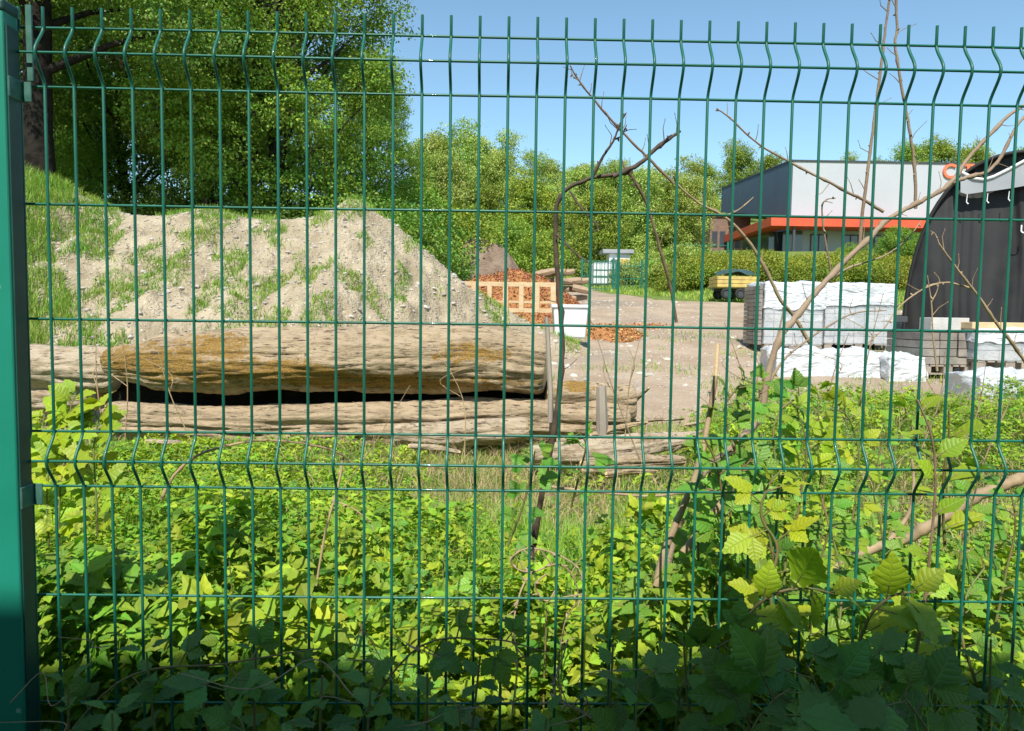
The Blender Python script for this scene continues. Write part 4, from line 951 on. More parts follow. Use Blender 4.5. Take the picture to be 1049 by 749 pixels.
for q,(K,ta,tb_,mt,lab) in enumerate([(68000,lambda:sprig_hi(6,.046,.62,.05),lambda:sprig(r,6,.048,.05,LO[0]),'under','tangled bright green nettles and weeds between the fence and the logs'),
                          (8000,lambda:trifol(leaf_hi(.72,.08,.2,5,.4,.05)),lambda:trifol(LO[0]),'leaf_bramble','three-part bramble leaves spreading through the weeds behind the fence'),
                          (11000,lambda:sprig_hi(4,.042,.85,.03),lambda:sprig(r,4,.045,.03,LO[1]),'leaf_bramble','broad ground ivy leaves among the weeds')]):
    mb=MB()
    for s in range(6):
        X,Y=region(K//6,1.43,8.0,1.3)
        px=524.5+X/Y*757
        gr=np.exp(-((px-600)/130)**2)*sstep(1.9,2.6,Y); dry=np.exp(-((px-560)/200)**2)*sstep(3.6,4.3,Y)*.93+sstep(860,930,px)*sstep(2.3,3.0,Y)*(1-sstep(4.6,5.6,Y))*.85
        nz=fbm(np.stack([X*1.6,Y*1.6,0*X+q*9],-1),2)
        ok=r.random(len(X))<np.clip(1-gr*.8-dry,0.06,1)*np.clip(.75+ .8*nz,.12,1)*np.where((Y>6.25)&(px<690),0,1)
        X,Y=X[ok],Y[ok]; top=vegtop(X,Y); Z=hgt(X,Y)+top*(1-.7*r.random(len(X))**1.6)+.01
        sc=(r.uniform(.6,1.45,len(X)) if q!=1 else r.uniform(.06,.12,len(X)))*np.interp(Y,[1.4,1.8,2.6,8],[.88,.84,.72,.78])
        dr=rdir(len(X),-.4,.5,r); dr[:,1]-=.3; P=np.stack([X,Y,Z],-1); u_=jup(len(X),.5,r)+np.array([0,-.45,0])
        for sel,tp_ in((Y<3.0,ta),(Y>=3.0,tb_)): scatter(mb,tp_(),P[sel],dr[sel],u_[sel],sc[sel])
    tag(mb.build(['weeds','bramble_carpet','ground_ivy'][q],MT[mt]),lab,['weeds','brambles','ivy'][q],kind='stuff')
# grass and straw
X,Y=region(195000,1.6,7.2,.9); px=524.5+X/Y*757
gr=np.exp(-((px-590)/130)**2)*sstep(1.8,2.6,Y)+.5*np.exp(-((px-700)/70)**2)*sstep(5.,6,Y)+.26
ok=r.random(len(X))<gr*.6*(1-.75*np.exp(-((px-560)/180)**2)*sstep(4.2,4.8,Y)*(1-sstep(5.9,6.3,Y))); X,Y=X[ok],Y[ok]
g=MB(); top=vegtop(X,Y); hh=np.clip(top*r.uniform(.6,1.35,len(X)),.08,.7); blades(g,r,np.stack([X,Y,hgt(X,Y)+top*.1],-1),hh,r.uniform(.003,.007,len(X)),.6,4)
tag(g.build('tall_grass',MT['grass']),'long fresh grass standing between the weeds and the logs','grass',kind='stuff')
X,Y=region(92000,2.6,7.4,.9); px=524.5+X/Y*757
dry=np.exp(-((px-560)/190)**2)*sstep(3.6,4.6,Y)+sstep(860,930,px)*sstep(2.6,3.4,Y)*.9+.06
ok=r.random(len(X))<dry*.5; X,Y=X[ok],Y[ok]
g=MB(); K=len(X); P=np.stack([X,Y,hgt(X,Y)+vegtop(X,Y)*r.uniform(.2,.9,K)],-1); blades(g,r,P,r.uniform(.05,.2,K),r.uniform(.003,.006,K),3.0,3)
tag(g.build('dead_grass',MT['straw']),'flattened straw-coloured dead grass among the weeds','dead grass',kind='stuff')
# thin dead stems standing and lying in the weeds
g=MB()
for k in range(150):
    x,y=region(1,2.0,6.4,.9); x,y=float(x[0]),float(y[0]); 
    if k%3==0: x=abs(x)*.9+.5*y*.3
    z=gz(x,y)+float(vegtop(np.array([x]),np.array([y]))[0])*.6; a=r.uniform(0,6.28); L_=r.uniform(.2,.6); el=r.uniform(.0,1.1)
    d=np.array([math.cos(a)*math.cos(el),math.sin(a)*math.cos(el),math.sin(el)])*L_; p=np.array([x,y,z])
    g.tube([p,p+d*.35+r.normal(0,.015,3),p+d*.7+np.array([0,0,-.02]),p+d+np.array([0,0,-.08])+r.normal(0,.02,3)],[.0028,.0025,.002,.001],4,cap=False)
tag(g.build('dry_stems',MT['twig_pale']),'thin dead stems poking through the weeds','dry stems',kind='stuff')

# ================================================================ WOODY STEMS
def P_(l,Y0,Y1=None):
    n=len(l); Y1=Y0 if Y1 is None else Y1
    return [at(a,b_,Y0+(Y1-Y0)*i/max(1,n-1)) for i,(a,b_) in enumerate(l)]
def rough_tube(mb,pts,r_a,r_b,seed=0,n=8,knots=True,sub=5):
    P=np.array([list(p) for p in pts]); t=np.linspace(0,len(P)-1,(len(P)-1)*sub+1); i=np.clip(t.astype(int),0,len(P)-2); f_=t-i
    Pm=np.concatenate([[2*P[0]-P[1]],P,[2*P[-1]-P[-2]]])
    a,b_,c,d=Pm[i],Pm[i+1],Pm[i+2],Pm[i+3]; f=f_[:,None]
    Q=.5*((2*b_)+(-a+c)*f+(2*a-5*b_+4*c-d)*f*f+(-a+3*b_-3*c+d)*f**3)
    rr=np.linspace(r_a,r_b,len(Q)); rs=np.random.default_rng(seed); 
    Q[1:-1]+=rs.normal(0,1,(len(Q)-2,3))*rr[1:-1,None]*.13
    if knots: rr=rr*(1+.32*(rs.random(len(Q))<.12)+rs.normal(0,.035,len(Q)))
    mb.tube(Q,rr,n); return Q
def woody(name,label,cat,branches,mt,group=None):
    """branches: list of (pixel path, Y0, Y1, r0, r1, sides); first is the stem"""
    p0=P_(branches[0][0],branches[0][1],branches[0][2])[0]; root=empty(name,p0,label,cat,group)
    for i,(pl_,y0,y1,ra,rb) in enumerate(branches):
        m=MB(); Q=rough_tube(m,[Vector(p)-p0 for p in P_(pl_,y0,y1)],ra,rb,i+len(label))
        if rb<.004:   # buds
            for k in range(3,len(Q)-1,4):
                d=np.random.default_rng(k+i).normal(0,1,3); d/=np.linalg.norm(d); m.tube([Q[k],Q[k]+d*.006,Q[k]+d*.011],[.0022,.003,.0008],5)
        rq=np.random.default_rng(i*31+len(label)+7)
        if len(Q)>14 and name!='straw_stalk':
            for k in range(8,len(Q)-2,int(rq.integers(5,8))):   # fine side shoots
                T=Q[k+1]-Q[k-1]; T/=np.linalg.norm(T)+1e-9; d=np.cross(T,[0,1,0])*(1 if rq.random()<.5 else -1); d=d/(np.linalg.norm(d)+1e-9)+T*rq.uniform(.4,1.2)+np.array([0,rq.uniform(-.4,.4),0]); d/=np.linalg.norm(d)
                L_=rq.uniform(.015,.07); s_=rq.normal(0,.10*L_,3)
                m.tube([Q[k],Q[k]+d*L_*.5+s_,Q[k]+d*L_+s_*.3],[.0016,.0012,.0006],5); m.tube([Q[k]+d*L_*.97+s_*.3,Q[k]+d*(L_+.004)+s_*.3],[.0013,.0006],5)
        m.build('stem' if i==0 else 'branch',MT[mt],root,smooth=True)
    return root
woody('dead_sapling','bare dark sapling that bends over to the right, just left of the far gate','dead shrub',[
 ([(536,640),(545,570),(556,500),(566,450),(573,400),(576,350),(573,300),(569,250),(570,215),(578,196),(592,188),(612,181),(640,178),(648,176)],2.25,2.1,.0095,.0045),
 ([(606,183),(618,160),(628,145),(634,130),(641,116)],2.1,2.05,.0045,.0018),
 ([(628,181),(655,168),(672,152),(686,142),(697,134)],2.1,2.1,.007,.004),
 ([(628,143),(636,140),(640,132),(642,128)],2.08,2.08,.003,.0012),
 ([(676,152),(682,143),(688,138)],2.1,2.08,.0035,.0015),
 ([(645,177),(650,186),(649,192)],2.1,2.1,.005,.003),
 ([(584,196),(596,214),(612,232),(608,238)],2.12,2.05,.0035,.0015),
 ([(570,240),(586,256),(604,270)],2.15,2.1,.0035,.0015)],'twig_dark')
woody('leaning_twig','long thin bare twig running from the sky down past the bent sapling','twig',[
 ([(693,330),(687,295),(680,270),(672,240),(662,208),(650,186),(640,172)],2.6,2.4,.0055,.004),
 ([(690,188),(668,166),(650,148),(628,125),(610,104),(600,92),(590,78),(584,67)],2.3,2.2,.0048,.0018),
 ([(592,82),(587,78),(585,72)],2.2,2.2,.002,.001),
 ([(640,172),(636,160)],2.4,2.4,.003,.001)],'twig')
woody('grey_branch','thin grey branch slanting down from left in front of the brick building','twig',[
 ([(830,352),(812,322),(800,308),(780,268),(762,241),(742,222),(716,208),(695,190),(690,180)],2.7,2.5,.0075,.003),
 ([(742,222),(758,214),(772,202)],2.5,2.5,.003,.0012)],'twig_pale')
woody('bent_tree_branch','large bare branch arching from the weeds up to the right edge of the photo','dead shrub',[
 ([(676,600),(694,540),(716,490),(745,462),(776,432),(783,405),(790,372),(802,342),(818,322),(836,299),(852,282),(872,261),(892,243),(908,226),(928,214),(948,204),(972,189),(994,160),(1012,140),(1032,120),(1052,106),(1070,96)],1.95,2.3,.0115,.0042),
 ([(972,189),(990,182),(1006,178),(1014,174),(1026,160),(1040,132),(1056,112)],2.22,2.25,.006,.004),
 ([(928,214),(922,196),(914,186),(905,217),(885,205),(868,197),(850,187),(820,172),(789,155),(770,142),(748,121),(734,111)][3:],2.25,2.2,.0052,.002),
 ([(938,214),(938,188),(936,162),(933,140),(929,118),(924,92),(920,66),(917,46),(919,28),(918,4),(919,-20)],2.25,2.2,.005,.0034),
 ([(881,250),(884,214),(888,184),(892,150),(897,112),(900,88),(904,58),(907,30),(911,2),(914,-14)],2.25,2.2,.0055,.003),
 ([(790,372),(800,330),(806,300)],2.1,2.1,.004,.0015),
 ([(836,299),(866,276),(906,262),(930,244),(944,226)],2.2,2.3,.0035,.0012),
 ([(852,282),(846,250),(842,215),(846,205),(856,203)],2.15,2.1,.003,.0013),
 ([(783,405),(800,372),(832,345),(872,322),(908,318)],2.05,2.2,.004,.0014)],'twig_brown')
woody('bare_vine','bare stem slanting across the black shelter towards the lower right','twig',[
 ([(1062,390),(1047,366),(1034,348),(1020,330),(1004,306),(990,288),(975,268),(962,250)],2.4,2.3,.006,.0025),
 ([(996,296),(975,290),(955,292),(935,303),(918,318),(906,336),(888,352)],2.35,2.3,.0035,.0014),
 ([(962,250),(958,240),(952,236)],2.3,2.3,.002,.001),
 ([(960,380),(956,345),(954,310),(950,282)],2.3,2.3,.0032,.0012),
 ([(954,310),(960,298),(962,288)],2.3,2.3,.002,.001)],'twig_pale')
woody('fallen_branch','thick pale dead branch lying across the weeds at the right edge','branch',[
 ([(850,585),(885,566),(928,552),(957,536),(985,519),(1020,500),(1055,486),(1080,478)],2.6,2.4,.017,.021),
 ([(905,562),(930,528),(936,500),(934,470)],2.55,2.6,.009,.004)],'twig_pale')
woody('cut_stem','pale dead stem leaning right, standing left of the leafy bramble','branch',[
 ([(672,600),(684,556),(700,520),(714,482),(724,440),(733,385)],1.46,1.5,.0088,.005)],'twig_pale')
woody('cut_stem','short thick pale stem below the bramble leaves','branch',[
 ([(700,566),(712,550),(740,514),(748,506)],1.45,1.45,.0078,.007)],'twig_pale')
woody('lying_stick','thin pale stick lying level across the grass below the rotten logs','branch',[
 ([(560,498),(600,503),(660,508),(700,505),(742,500)],2.5,2.4,.005,.004)],'twig_pale')
woody('straw_stalk','long arching straw stalk left of centre','stalk',[
 ([(165,512),(178,488),(200,468),(235,456),(275,451),(320,456),(350,466),(362,480)],1.9,2.0,.0042,.002),
 ([(352,468),(346,500),(337,530),(330,562),(324,600)],2.0,1.95,.0034,.003),
 ([(345,514),(360,520),(376,532),(384,545)],2.0,2.0,.002,.0012)],'straw')
woody('dry_vine','curled brown dry vine knotted at the centre of the fence','vine',[
 ([(576,720),(572,690),(578,640),(592,612),(585,588),(570,578),(545,586),(528,582),(524,572),(540,562),(565,566),(590,580),(598,600),(592,622)],1.5,1.38,.0013,.0016),
 ([(545,586),(534,604),(526,640),(530,680),(524,735)],1.42,1.3,.0018,.0014),
 ([(572,600),(560,616),(548,600),(560,588)],1.4,1.38,.002,.0015),
 ([(566,690),(570,716),(596,728),(606,736),(600,712)],1.3,1.28,.0014,.0011),
 ([(582,655),(574,682),(568,698),(567,715),(552,722)],1.3,1.25,.0014,.001)],'twig_pale')
rs=np.random.default_rng(4)
for k,(a,b_,c,d,yy) in enumerate([(98,330,110,462,3.0),(124,340,128,452,3.1),(160,352,196,452,3.0),(92,402,86,470,3.0),(420,395,352,500,3.4),(440,345,476,470,3.6),(610,340,655,470,3.0),(660,330,640,452,3.2),(742,330,760,450,2.9),(870,340,846,440,2.8),(905,300,880,420,2.8),(1010,372,980,470,2.9),(968,360,944,460,2.7),(1040,400,1005,480,2.8)]):
    m=(a+c)/2+rs.normal(0,7); n_=(b_+d)/2
    o=woody('dry_stalk',['thin straw stalk before the left end of the pale grey trunk','straw stalk against the left tip of the largest trunk','slanting straw stalk before the left part of the largest trunk','short straw stalk in the lime-leaved vine','straw stalk leaning right before the middle of the trunks','straw stalk leaning left before the trunks','thin bare stalk right of the broken log','thin stalk before the bark patch','thin stalk left of the white pallets','thin stalk before the left wrapped pallet','thin stalk before the right wrapped pallet','thin stalk left of the teal-striped pack','thin stalk before the weathered blocks','thin stalk before the teal-striped pack'][k],'stalk',
      [([(c,d),(m,n_),(a,b_)],yy,yy-.05,.0028,.0012),([(m,n_),(m+rs.normal(0,12),n_-18),(m+rs.normal(0,18),n_-36)],yy,yy,.0018,.0008)],'straw' if k<6 else 'twig_pale','thin dry stalks rising from the weeds')

# ================================================================ LEAFY PLANTS AT THE FENCE
NET=leaf_hi(.60,.10,.30,16,.30,.055,heart=.55)
BRA=leaf_hi(.78,.07,.22,14,.38,.05,heart=.35)
BRM=trifol(leaf_hi(.74,.07,.22,12,.40,.055,heart=.2)); BRQ=quint(leaf_hi(.70,.07,.22,12,.42,.055,heart=.2))
LOB=leaf_hi(1.0,.05,.25,14,.38,.03,lobed=True,heart=.8)
def nettle(px,py,Y,h,label,mt='leaf_big',ls=.075,group='nettles growing in front of the fence',seed=0,name='nettle',cat='nettle'):
    """top of the plant is seen at px,py"""
    q=at(px,py,Y); rs=np.random.default_rng(seed+int(px)); gzv=gz(q.x,Y); z0=gzv
    root=empty(name,(q.x+rs.normal(0,.02),Y+rs.normal(0,.01),z0),label,cat,group)
    H=q.z-z0; top=Vector((q.x,Y,q.z))-root.location; lean=Vector((rs.normal(0,.05),rs.normal(0,.03),0))
    pts=[Vector((0,0,0)),Vector((0,0,H*.35))+lean*.5,top*.7+lean*.35,top]
    m=MB(); rough_tube(m,pts,.0045,.0018,seed,6,False); m.build('stem',MT['stem'],root,smooth=True)
    pairs=int(h/.045); pos=[];dr=[];upv=[];sc=[]
    for k in range(pairs):
        t=1-k*.045/max(H,.1)
        if t<.1: break
        c=np.array(pts[-1])*t+np.array(lean)*.3*(1-t); a0=k*math.pi/2+rs.uniform(-.35,.35)+.5
        for s in(0,math.pi):
            a=a0+s; el=.65-.18*min(k,6)+rs.normal(0,.12); d=np.array([math.cos(a)*math.cos(el),math.sin(a)*math.cos(el),math.sin(el)])
            L_=ls*min(1,.38+.17*k)*rs.uniform(.85,1.15)
            pos.append(c+d*.012); dr.append(d); upv.append(np.array([0,-.25,1])+rs.normal(0,.2,3)); sc.append(L_)
    m=MB(); scatter(m,NET,np.array(pos),np.array(dr),np.array(upv),np.array(sc)); m.build('leaves',MT[mt],root,smooth=True)
    return root
def cane(label,path,Y0,Y1,nl,ls,mt,tpl=None,seed=0,name='bramble',cat='bramble',group=None,r_=.0035,stemm='stem',face=-.55,side=None):
    pts=P_(path,Y0,Y1); p0=pts[0].copy(); root=empty(name,p0,label,cat,group); m=MB(); Q=rough_tube(m,[p-p0 for p in pts],r_,r_*.5,seed,6,False,7)
    rs=np.random.default_rng(seed*7+3); pos=[];dr=[];upv=[];sc=[]; pet=MB()
    for k in range(nl):
        t=(k+.6)/nl*.97+.03; i=min(len(Q)-2,int(t*(len(Q)-1))); c=Q[i]; T=Q[min(i+1,len(Q)-1)]-Q[max(0,i-1)]; T/=np.linalg.norm(T)
        sd_=np.cross(T,[0,1,0]); sd_/=np.linalg.norm(sd_)+1e-9; s=1 if k%2 else -1
        d=sd_*s*rs.uniform(.6,1)+T*rs.uniform(.2,.7)+np.array([0,rs.uniform(-.6,.25),rs.uniform(-.1,.25)]); d/=np.linalg.norm(d)
        L_=ls*rs.uniform(.7,1.2)*(1 if t<.8 else .7)
        pos.append(c+d*L_*(.0 if tpl in(BRM_,BRQ_) else .2)); dr.append(d); upv.append(np.array([0,face,1])+rs.normal(0,.28,3)); sc.append(L_)
        m.tube([c,c+d*L_*.28,c+d*L_*.44],[.0014,.0012,.001],4)
    m.build('stem',MT[stemm],root,smooth=True)
    T_={'m':BRM,'q':BRQ,'b':BRA,'n':NET,'l':LOB}[tpl]
    m=MB(); scatter(m,T_,np.array(pos),np.array(dr),np.array(upv),np.array(sc)); m.build('leaves',MT[mt],root,smooth=True)
    return root
BRM_,BRQ_='m','q'
# tall sunlit bramble right of centre
GBR='bramble shoots climbing through the fence'
cane('tallest bramble shoot, its leafy tip above the fold of the fence right of centre',[(800,640),(790,560),(772,500),(752,460),(742,420),(758,394)],1.55,1.5,15,.085,'leaf_bramble','m',1,group=GBR)
cane('bramble shoot leaning right with leaves before the pale branch',[(800,640),(805,560),(800,500),(792,450),(800,420),(822,405)],1.6,1.65,14,.085,'leaf_bramble','m',2,group=GBR)
cane('bramble shoot weaving through the wires at the fold, with broad shaded leaves',[(720,660),(735,600),(742,540),(735,480),(722,450)],1.45,1.38,12,.08,'leaf_bramble','q',3,group=GBR)
cane('yellow-green bramble shoot in the middle of the bright patch right of centre',[(792,650),(790,600),(796,560),(780,530),(786,500),(800,482)],1.32,1.30,11,.08,'leaf_lime','m',4,group=GBR)
cane('leafy shoot between the tall bramble and the thick fallen branch',[(860,640),(862,590),(850,540),(840,500),(846,470)],1.6,1.7,11,.08,'leaf_bramble','m',5,group=GBR)
cane('reddish upright shoot with a few yellow leaves at the right',[(930,700),(944,640),(952,570),(958,500),(955,450),(940,410)],1.32,1.30,9,.06,'leaf_lime','b',6,group=GBR,stemm='twig')
cane('small yellow-green shoot high on the right before the stone blocks',[(968,560),(966,500),(972,450),(972,420)],1.45,1.4,7,.07,'leaf_lime','b',7,group=GBR)
cane('pair of big yellow leaves catching sun at the edge of the shade, right of centre',[(760,640),(778,618),(800,606),(830,603),(858,610)],1.27,1.25,6,.085,'leaf_lime','b',8,group=GBR)
cane('low bramble shoot with yellow leaves right of the big yellow leaves',[(880,660),(892,630),(915,610),(940,606)],1.27,1.26,6,.085,'leaf_lime','b',18,group=GBR)
cane('small shoot with dark leaves standing alone below the trunks at centre',[(520,560),(535,520),(545,480),(548,462)],2.0,1.95,9,.085,'leaf_bramble','m',9,group=GBR)
cane('bramble sprig before the right end of the lower trunk',[(585,520),(595,480),(600,455),(590,440)],2.1,2.05,6,.08,'leaf_bramble','m',10,group=GBR)
cane('leafy shoot at the far right above the fallen branch',[(1020,640),(1030,590),(1040,540),(1035,500)],1.7,1.7,10,.085,'leaf_bramble','m',11,group=GBR)
cane('bramble shoot on the right just above the shade line',[(1000,700),(985,650),(990,610),(1010,580)],1.4,1.45,10,.09,'leaf_bramble','m',12,group=GBR)
extra=[([(810,640),(812,560),(822,500),(826,455),(815,415)],1.62,1.6,'bramble shoot standing straight up before the white packs'),
 ([(770,640),(762,580),(748,530),(755,490),(770,470)],1.5,1.45,'bramble shoot with crowded leaves beside the cut pale stems'),
 ([(830,660),(832,600),(845,560),(850,540)],1.45,1.42,'short bramble shoot right of the yellow-green shoot'),
 ([(720,640),(715,560),(722,500),(738,470),(765,455)],1.6,1.62,'bramble shoot arching right over the cut pale stems'),
 ([(860,620),(872,540),(880,470),(870,430),(850,415)],1.9,1.9,'thin bramble shoot curling left above the yellow leaves'),
 ([(780,640),(775,540),(770,440),(778,400),(760,388)],1.75,1.75,'bramble shoot wound round the foot of the arching branch'),
 ([(900,640),(905,560),(895,500),(905,450)],2.1,2.1,'bramble shoot left of the reddish shoot'),
 ([(905,560),(912,470),(925,430),(940,420)],2.4,2.4,'small bramble shoot before the weathered stone blocks'),
 ([(840,560),(845,470),(838,420),(850,398)],2.3,2.3,'small bramble shoot before the right wrapped pallet'),
 ([(700,600),(690,640),(672,610),(668,585)],1.5,1.45,'low bramble shoot just left of the bright patch'),
 ([(975,660),(985,560),(1000,500),(1010,470)],2.0,2.0,'bramble shoot crossing the thick fallen branch')]
for k,(pth,y0,y1,lab) in enumerate(extra):
    cane(lab,pth,y0,y1,15 if k<7 else 10,.08 if k<6 else .075,'leaf_bramble' if k%4 else 'leaf_lime','m',100+k,group=GBR)
# lime vine at left
GV_='lime-leaved vine beside the post'
for k,(pth,lab) in enumerate([([(60,560),(62,500),(70,450),(72,420),(78,402)],'tallest shoot of the lime-leaved vine beside the post'),([(50,560),(48,510),(50,470),(44,440),(46,425)],'lime shoot nearest the post'),([(100,550),(98,500),(96,460),(100,430),(92,415)],'lime shoot farthest right of the three beside the post')]):
    cane(lab,pth,2.3,2.35,24,.088,'leaf_lime','l',20+k,name='lime_vine',cat='vine',group=GV_,face=-.9)
# sunlit weeds right behind the wires
GN2='sunlit nettles right behind the fence'
lb2=['third from the post','sixth from the post','seventh from the post','second from the post','fifth from the post','fourth from the post']
sun=[(150,560,2.0),(235,575,1.9),(318,560,2.1),(72,590,1.8),(402,582,1.8),(455,560,2.1),(505,600,1.7),(640,600,1.75),(690,575,1.9),(925,600,1.7),(1015,560,2.0),(1040,620,1.6),(190,625,1.6),(290,630,1.55),(110,650,1.5),(370,640,1.5),(610,640,1.6),(560,622,1.6)]
for k,(px,py,yy) in enumerate(sun):
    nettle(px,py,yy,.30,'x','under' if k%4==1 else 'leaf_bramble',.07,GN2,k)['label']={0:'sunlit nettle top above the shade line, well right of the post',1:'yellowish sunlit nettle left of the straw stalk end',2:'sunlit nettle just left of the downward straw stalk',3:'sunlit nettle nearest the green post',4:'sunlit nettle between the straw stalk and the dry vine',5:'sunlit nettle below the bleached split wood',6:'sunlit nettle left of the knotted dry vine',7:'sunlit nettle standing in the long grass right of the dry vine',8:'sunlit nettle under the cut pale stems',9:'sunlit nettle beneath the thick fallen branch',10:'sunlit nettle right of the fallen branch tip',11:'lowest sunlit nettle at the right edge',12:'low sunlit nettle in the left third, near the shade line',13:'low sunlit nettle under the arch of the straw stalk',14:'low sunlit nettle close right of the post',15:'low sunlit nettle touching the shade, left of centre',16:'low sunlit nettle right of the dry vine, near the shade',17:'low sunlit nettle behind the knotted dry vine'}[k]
# shaded plants in front of the wires
GN='nettles growing in the shade before the fence'
front=[(205,705,1.18,.085,'shaded nettle with a pale trailing stem, left quarter of the fence foot'),
 (150,668,1.22,.08,'tallest shaded nettle in the left quarter'),
 (262,668,1.22,.075,'shaded nettle under the bright vine-like leaves left of centre'),
 (380,700,1.12,.105,'large shaded nettle rosette seen from above, left of centre'),
 (438,690,1.15,.09,'shaded nettle right of the large rosette'),
 (330,692,1.2,.075,'small shaded nettle left of the large rosette'),
 (492,672,1.2,.08,'shaded nettle before the centre wires'),
 (470,722,1.08,.09,'low shaded nettle at the bottom, left of the dry vine'),
 (560,735,1.1,.09,'low shaded nettle at the bottom under the dry vine'),
 (628,660,1.2,.08,'shaded nettle where the shade meets the sun, right of the dry vine'),
 (700,652,1.2,.085,'shaded nettle left of the big yellow leaves'),
 (735,690,1.12,.10,'broad shaded nettle right of centre'),
 (775,655,1.2,.085,'shaded nettle directly below the big yellow leaves'),
 (905,660,1.2,.085,'shaded nettle right of the big serrated bramble leaf'),
 (960,665,1.18,.085,'shaded nettle under the reddish shoot'),
 (1015,655,1.2,.08,'shaded nettle at the right edge'),
 (1035,715,1.1,.09,'low shaded nettle in the bottom right corner'),
 (70,700,1.2,.08,'shaded nettle right beside the foot of the post'),
 (115,730,1.12,.085,'low shaded nettle at the bottom left'),
 (300,738,1.08,.09,'low shaded nettle at the bottom, left third')]
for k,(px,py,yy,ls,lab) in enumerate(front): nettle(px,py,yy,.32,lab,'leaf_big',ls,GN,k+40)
GB2='brambles growing in the shade before the fence'
for k,(pth,y0,y1,nl,ls,tp_,lab) in enumerate([
 ([(640,800),(650,760),(652,720),(655,694)],1.1,1.12,5,.10,'m','shaded bramble with a bright three-part leaf, right of centre'),
 ([(760,800),(770,750),(790,720),(810,705)],1.05,1.05,5,.12,'q','shaded bramble with the biggest serrated leaves'),
 ([(850,800),(855,750),(835,700),(826,680)],1.05,1.08,5,.12,'q','shaded bramble with a broad upturned five-part leaf at lower right'),
 ([(900,800),(905,740),(890,700),(885,672)],1.1,1.12,5,.095,'m','shaded bramble right of the broad five-part leaf'),
 ([(960,800),(950,750),(930,720),(925,712)],1.05,1.05,5,.10,'m','low shaded bramble near the bottom right'),
 ([(20,820),(120,700),(230,680),(330,664)],1.24,1.2,7,.08,'m','trailing shaded bramble along the left foot of the fence'),
 ([(330,800),(420,670),(500,655),(560,668)],1.25,1.22,7,.075,'m','trailing shaded bramble before the centre of the fence'),
 ([(690,780),(700,700),(740,660),(800,640)],1.22,1.2,7,.09,'m','shaded bramble reaching up to the big yellow leaves'),
 ([(240,800),(250,750),(232,712),(245,690)],1.1,1.12,5,.09,'m','shaded bramble sprig at lower left')]):
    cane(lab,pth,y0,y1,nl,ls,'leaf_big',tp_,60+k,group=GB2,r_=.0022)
# leafy mass lower down in front of the wires
mb=MB(); K=2600; X=rng.uniform(-1.5,1.6,K); Y=rng.uniform(.72,1.29,K); Z=rng.uniform(.2,.66,K)+.16*sstep(-.1,.4,X)*rng.random(K)
scatter(mb,BRA,np.stack([X,Y,Z],-1),rdir(K,-.5,.3),jup(K,.4)+np.array([0,-.3,0]),rng.uniform(.04,.075,K))
tag(mb.build('shaded_weeds',MT['leaf_big'],smooth=True),'dense dark leaves filling the foot of the fence on the near side','weeds',kind='stuff')
X=rng.uniform(.55,1.1,700); Y=rng.uniform(.95,1.25,700)
g=MB(); blades(g,rng,np.stack([X,Y,0*X+.45],-1),rng.uniform(.3,.5,700),rng.uniform(.004,.008,700),.9,5)
tag(g.build('shaded_grass',MT['grass']),'long shaded grass at the bottom right before the fence','grass',kind='stuff')

g=MB(); rs=np.random.default_rng(19)
for k in range(34):
    p=np.array([rs.uniform(-1.0,1.0),rs.uniform(1.0,1.25),rs.uniform(.66,.90)]); a=rs.uniform(0,6.28); L_=rs.uniform(.08,.3)
    d=np.array([math.cos(a),.3*math.sin(a),rs.uniform(-.3,.5)])*L_; s_=rs.normal(0,.02,3)
    rough_tube(g,[Vector(p),Vector(p+d*.33+s_),Vector(p+d*.66-s_+np.array([0,0,-.01])),Vector(p+d+rs.normal(0,.02,3)-np.array([0,0,.03]))],.0011,.0006,k,5,False)
tag(g.build('dead_tendrils',MT['twig_pale']),'thin pale dead tendrils tangled in the shaded leaves at the foot of the fence','tendrils',kind='stuff')
# ================================================================ FENCE
FY=at(0,0,1.339).y
XL_=at(44.4,35,FY).x; XR_=at(1046.5,35,FY).x; SP=(XR_-XL_)/34
zt=at(524.5,37.6,FY).z
K_=SP/.05
offs=[0,.05,.10,.30,.50,.70,.75,.80,1.0,1.2,1.4,1.45,1.5,1.7,1.88]; apex={.05,.75,1.45}
offs=[o*K_ for o in offs]; ap=[o*K_ for o in apex]
print('SPACING',SP,'top rail z',zt)
fence=empty('mesh_fence',(XL_-.06,FY,0),'green welded wire mesh fence with zigzag folds and its rectangular post at left','fence')
FL=Vector((XL_-.06,FY,0))
AM=.026
zp=[.034]+[0.004]
path=[]
def ypos(o):
    for a in ap:
        d=abs(o-a)
        if d<.05*K_:
            t=min(1,max(0,(d-.004))/(.044*K_)); q=t*t*(3-2*t); return -AM*(1-(.5*t+.5*q))
    return 0.
oo=sorted(set([-.034,0]+[round(a+d,4) for a in ap for d in np.linspace(-.05,.05,19)]+[x for x in offs]))
prof=[(ypos(o),zt-o) for o in oo if zt-o>.03]+[(0,.04)]
x_right=XL_+SP*49
vx=[at(24,188,FY).x]+[XL_+SP*k for k in range(50)]
def vwire(): 
    m=MB(); m.tube([(0,y,z) for y,z in prof],.0026,10); return m
w0=vwire().build('vertical_wire',MT['steel'],fence,smooth=True)
for k,x in enumerate(vx):
    o=w0 if k==0 else w0.copy()
    if k: C.objects.link(o); o.parent=fence
    o.location=(x-FL.x,0,0)
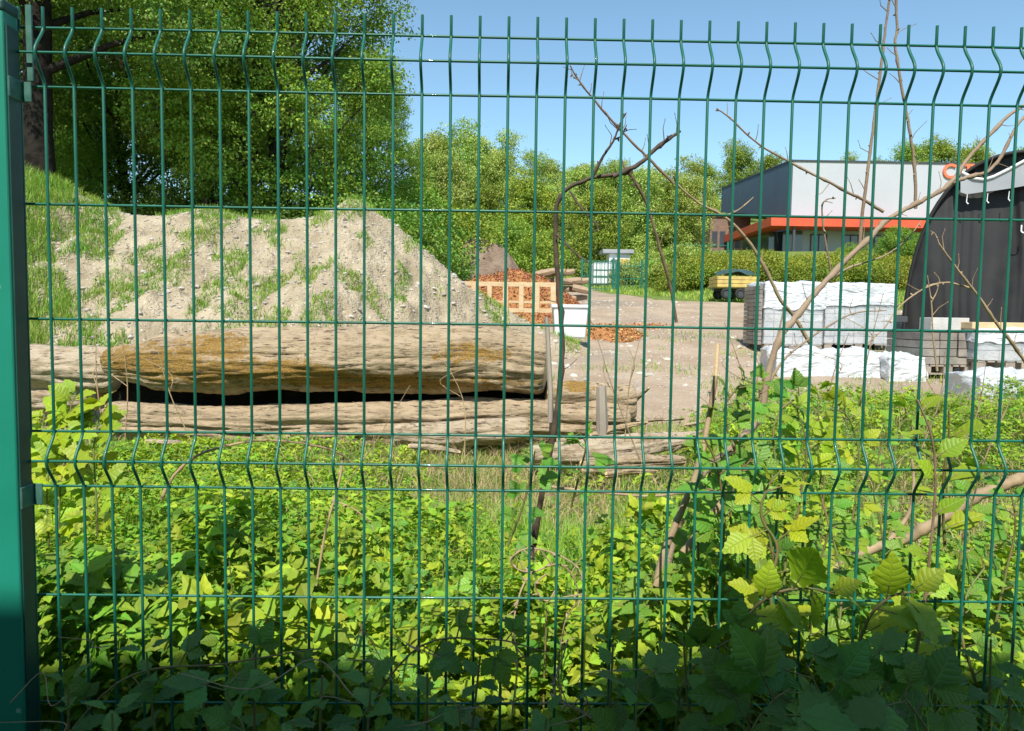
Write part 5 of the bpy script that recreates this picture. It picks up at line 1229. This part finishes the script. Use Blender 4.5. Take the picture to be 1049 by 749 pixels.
for k,o_ in enumerate(offs):
    a=o_ in ap; z=zt-o_
    if z<.05: continue
    x0=(-.03 if not a else -.058)+ (0.0); y=(-AM if a else 0)+.0048
    n=60; xx=np.linspace(vx[0]-FL.x-(.012 if not a else .030),x_right-FL.x+.02,n)
    m=MB(); m.tube([(q,y,z+.0006*math.sin(q*5+k)) for q in xx],.0024,8); m.build('horizontal_wire',MT['steel'],fence,smooth=True)
pe=at(25,740,1.285); PX=pe.x
pw,pd=.046,.040; ph=at(6,8,1.285).z
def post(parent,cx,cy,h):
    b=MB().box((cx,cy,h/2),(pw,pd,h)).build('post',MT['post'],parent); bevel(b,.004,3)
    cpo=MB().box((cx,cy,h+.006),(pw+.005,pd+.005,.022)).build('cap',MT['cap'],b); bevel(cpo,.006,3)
    g=MB(); g.box((cx+pw/2+.0012,cy+.001,h/2-.012),(.003,pd-.009,h-.026)); g.build('groove_shade_strip',MT['cap'],b)  # dark strip laid on the side face to paint the groove's shade
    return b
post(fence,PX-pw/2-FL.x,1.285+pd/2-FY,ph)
def clip(zc,h):
    m=MB(); x0=PX-FL.x; y0=1.285-FY
    m.box((x0+.0025,y0+.022,zc),(.004,.034,h)); m.box((x0+.010,y0+.0405,zc),(.018,.003,h))
    o=m.build('clip',MT['clip'],fence); bevel(o,.001,1)
for py0,py1 in((81,102),(497,519)):
    a=at(14,py0,1.31).z; b_=at(14,py1,1.31).z; clip((a+b_)/2,a-b_)
clip(.5,.036)
a=at(18,4,1.33); b_=at(18,82,1.33)
MB().box((PX+.013-FL.x,1.334-FY,(a.z+b_.z)/2),(.010,.004,a.z-b_.z)).build('end_bracket',MT['clip'],fence)
# neighbouring panels and post, outside the photo's frame
def side_panel(x0,n,label):
    t=empty('wire_fence',(x0,FY,0),label,'fence panel'); m=MB()
    for k in range(n): m.tube([(k*SP,y,z) for y,z in prof],.0026,6)
    for o_ in offs:
        if zt-o_>.05: m.tube([(-.015,(-AM if o_ in ap else 0)+.0048,zt-o_),(n*SP-.035,(-AM if o_ in ap else 0)+.0048,zt-o_)],.0024,6)
    m.build('mesh_panel',MT['steel'],t,smooth=True); return t
side_panel(x_right+.10,40,'next green mesh panel to the right of the main panel')
side_panel(PX-pw-.05-SP*39,40,'next green mesh panel to the left of the post')
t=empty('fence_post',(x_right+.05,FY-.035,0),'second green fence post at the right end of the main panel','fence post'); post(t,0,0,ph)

# ================================================================ UNSEEN BUILDING BEHIND THE CAMERA (added to shade the foot of the fence)
MT['render_wall']=mat('cream_render',(.45,.42,.36),.9,(.40,.37,.32),scale=2,bump=.2,bscale=60)
MT['tiles']=mat('brown_roof_tiles',(.22,.10,.06),.85,(.16,.08,.05),scale=6,bump=.5,bscale=14)
HH=.87+math.tan(SUN_EL)/math.cos(SUN_AZ)*(1.285+2.2)-.12
ho=empty('shade_building',(0,-2.2,0),'unseen building added behind the camera to shade the foot of the fence','building')
MB().box((0,-2.5,HH/2-.3),(16,5,HH+.6)).build('wall',MT['render_wall'],ho)
MB().box((0,-2.5,HH+.06),(16.2,5.1,.12)).build('roof',MT['tiles'],ho)
for x in(-5,5):
    f=MB().box((x,.02,1.6),(1.2,.06,1.2)).build('window',MT['whitepl'],ho); MB().box((x,.055,1.6),(1.04,.02,1.04)).build('pane',MT['glass'],f)
d=MB().box((2.2,.02,1.05),(.95,.06,2.1)).build('door',MT['grey_wood'],ho); MB().box((2.55,.07,1.05),(.03,.06,.14)).build('handle',MT['frame'],d)
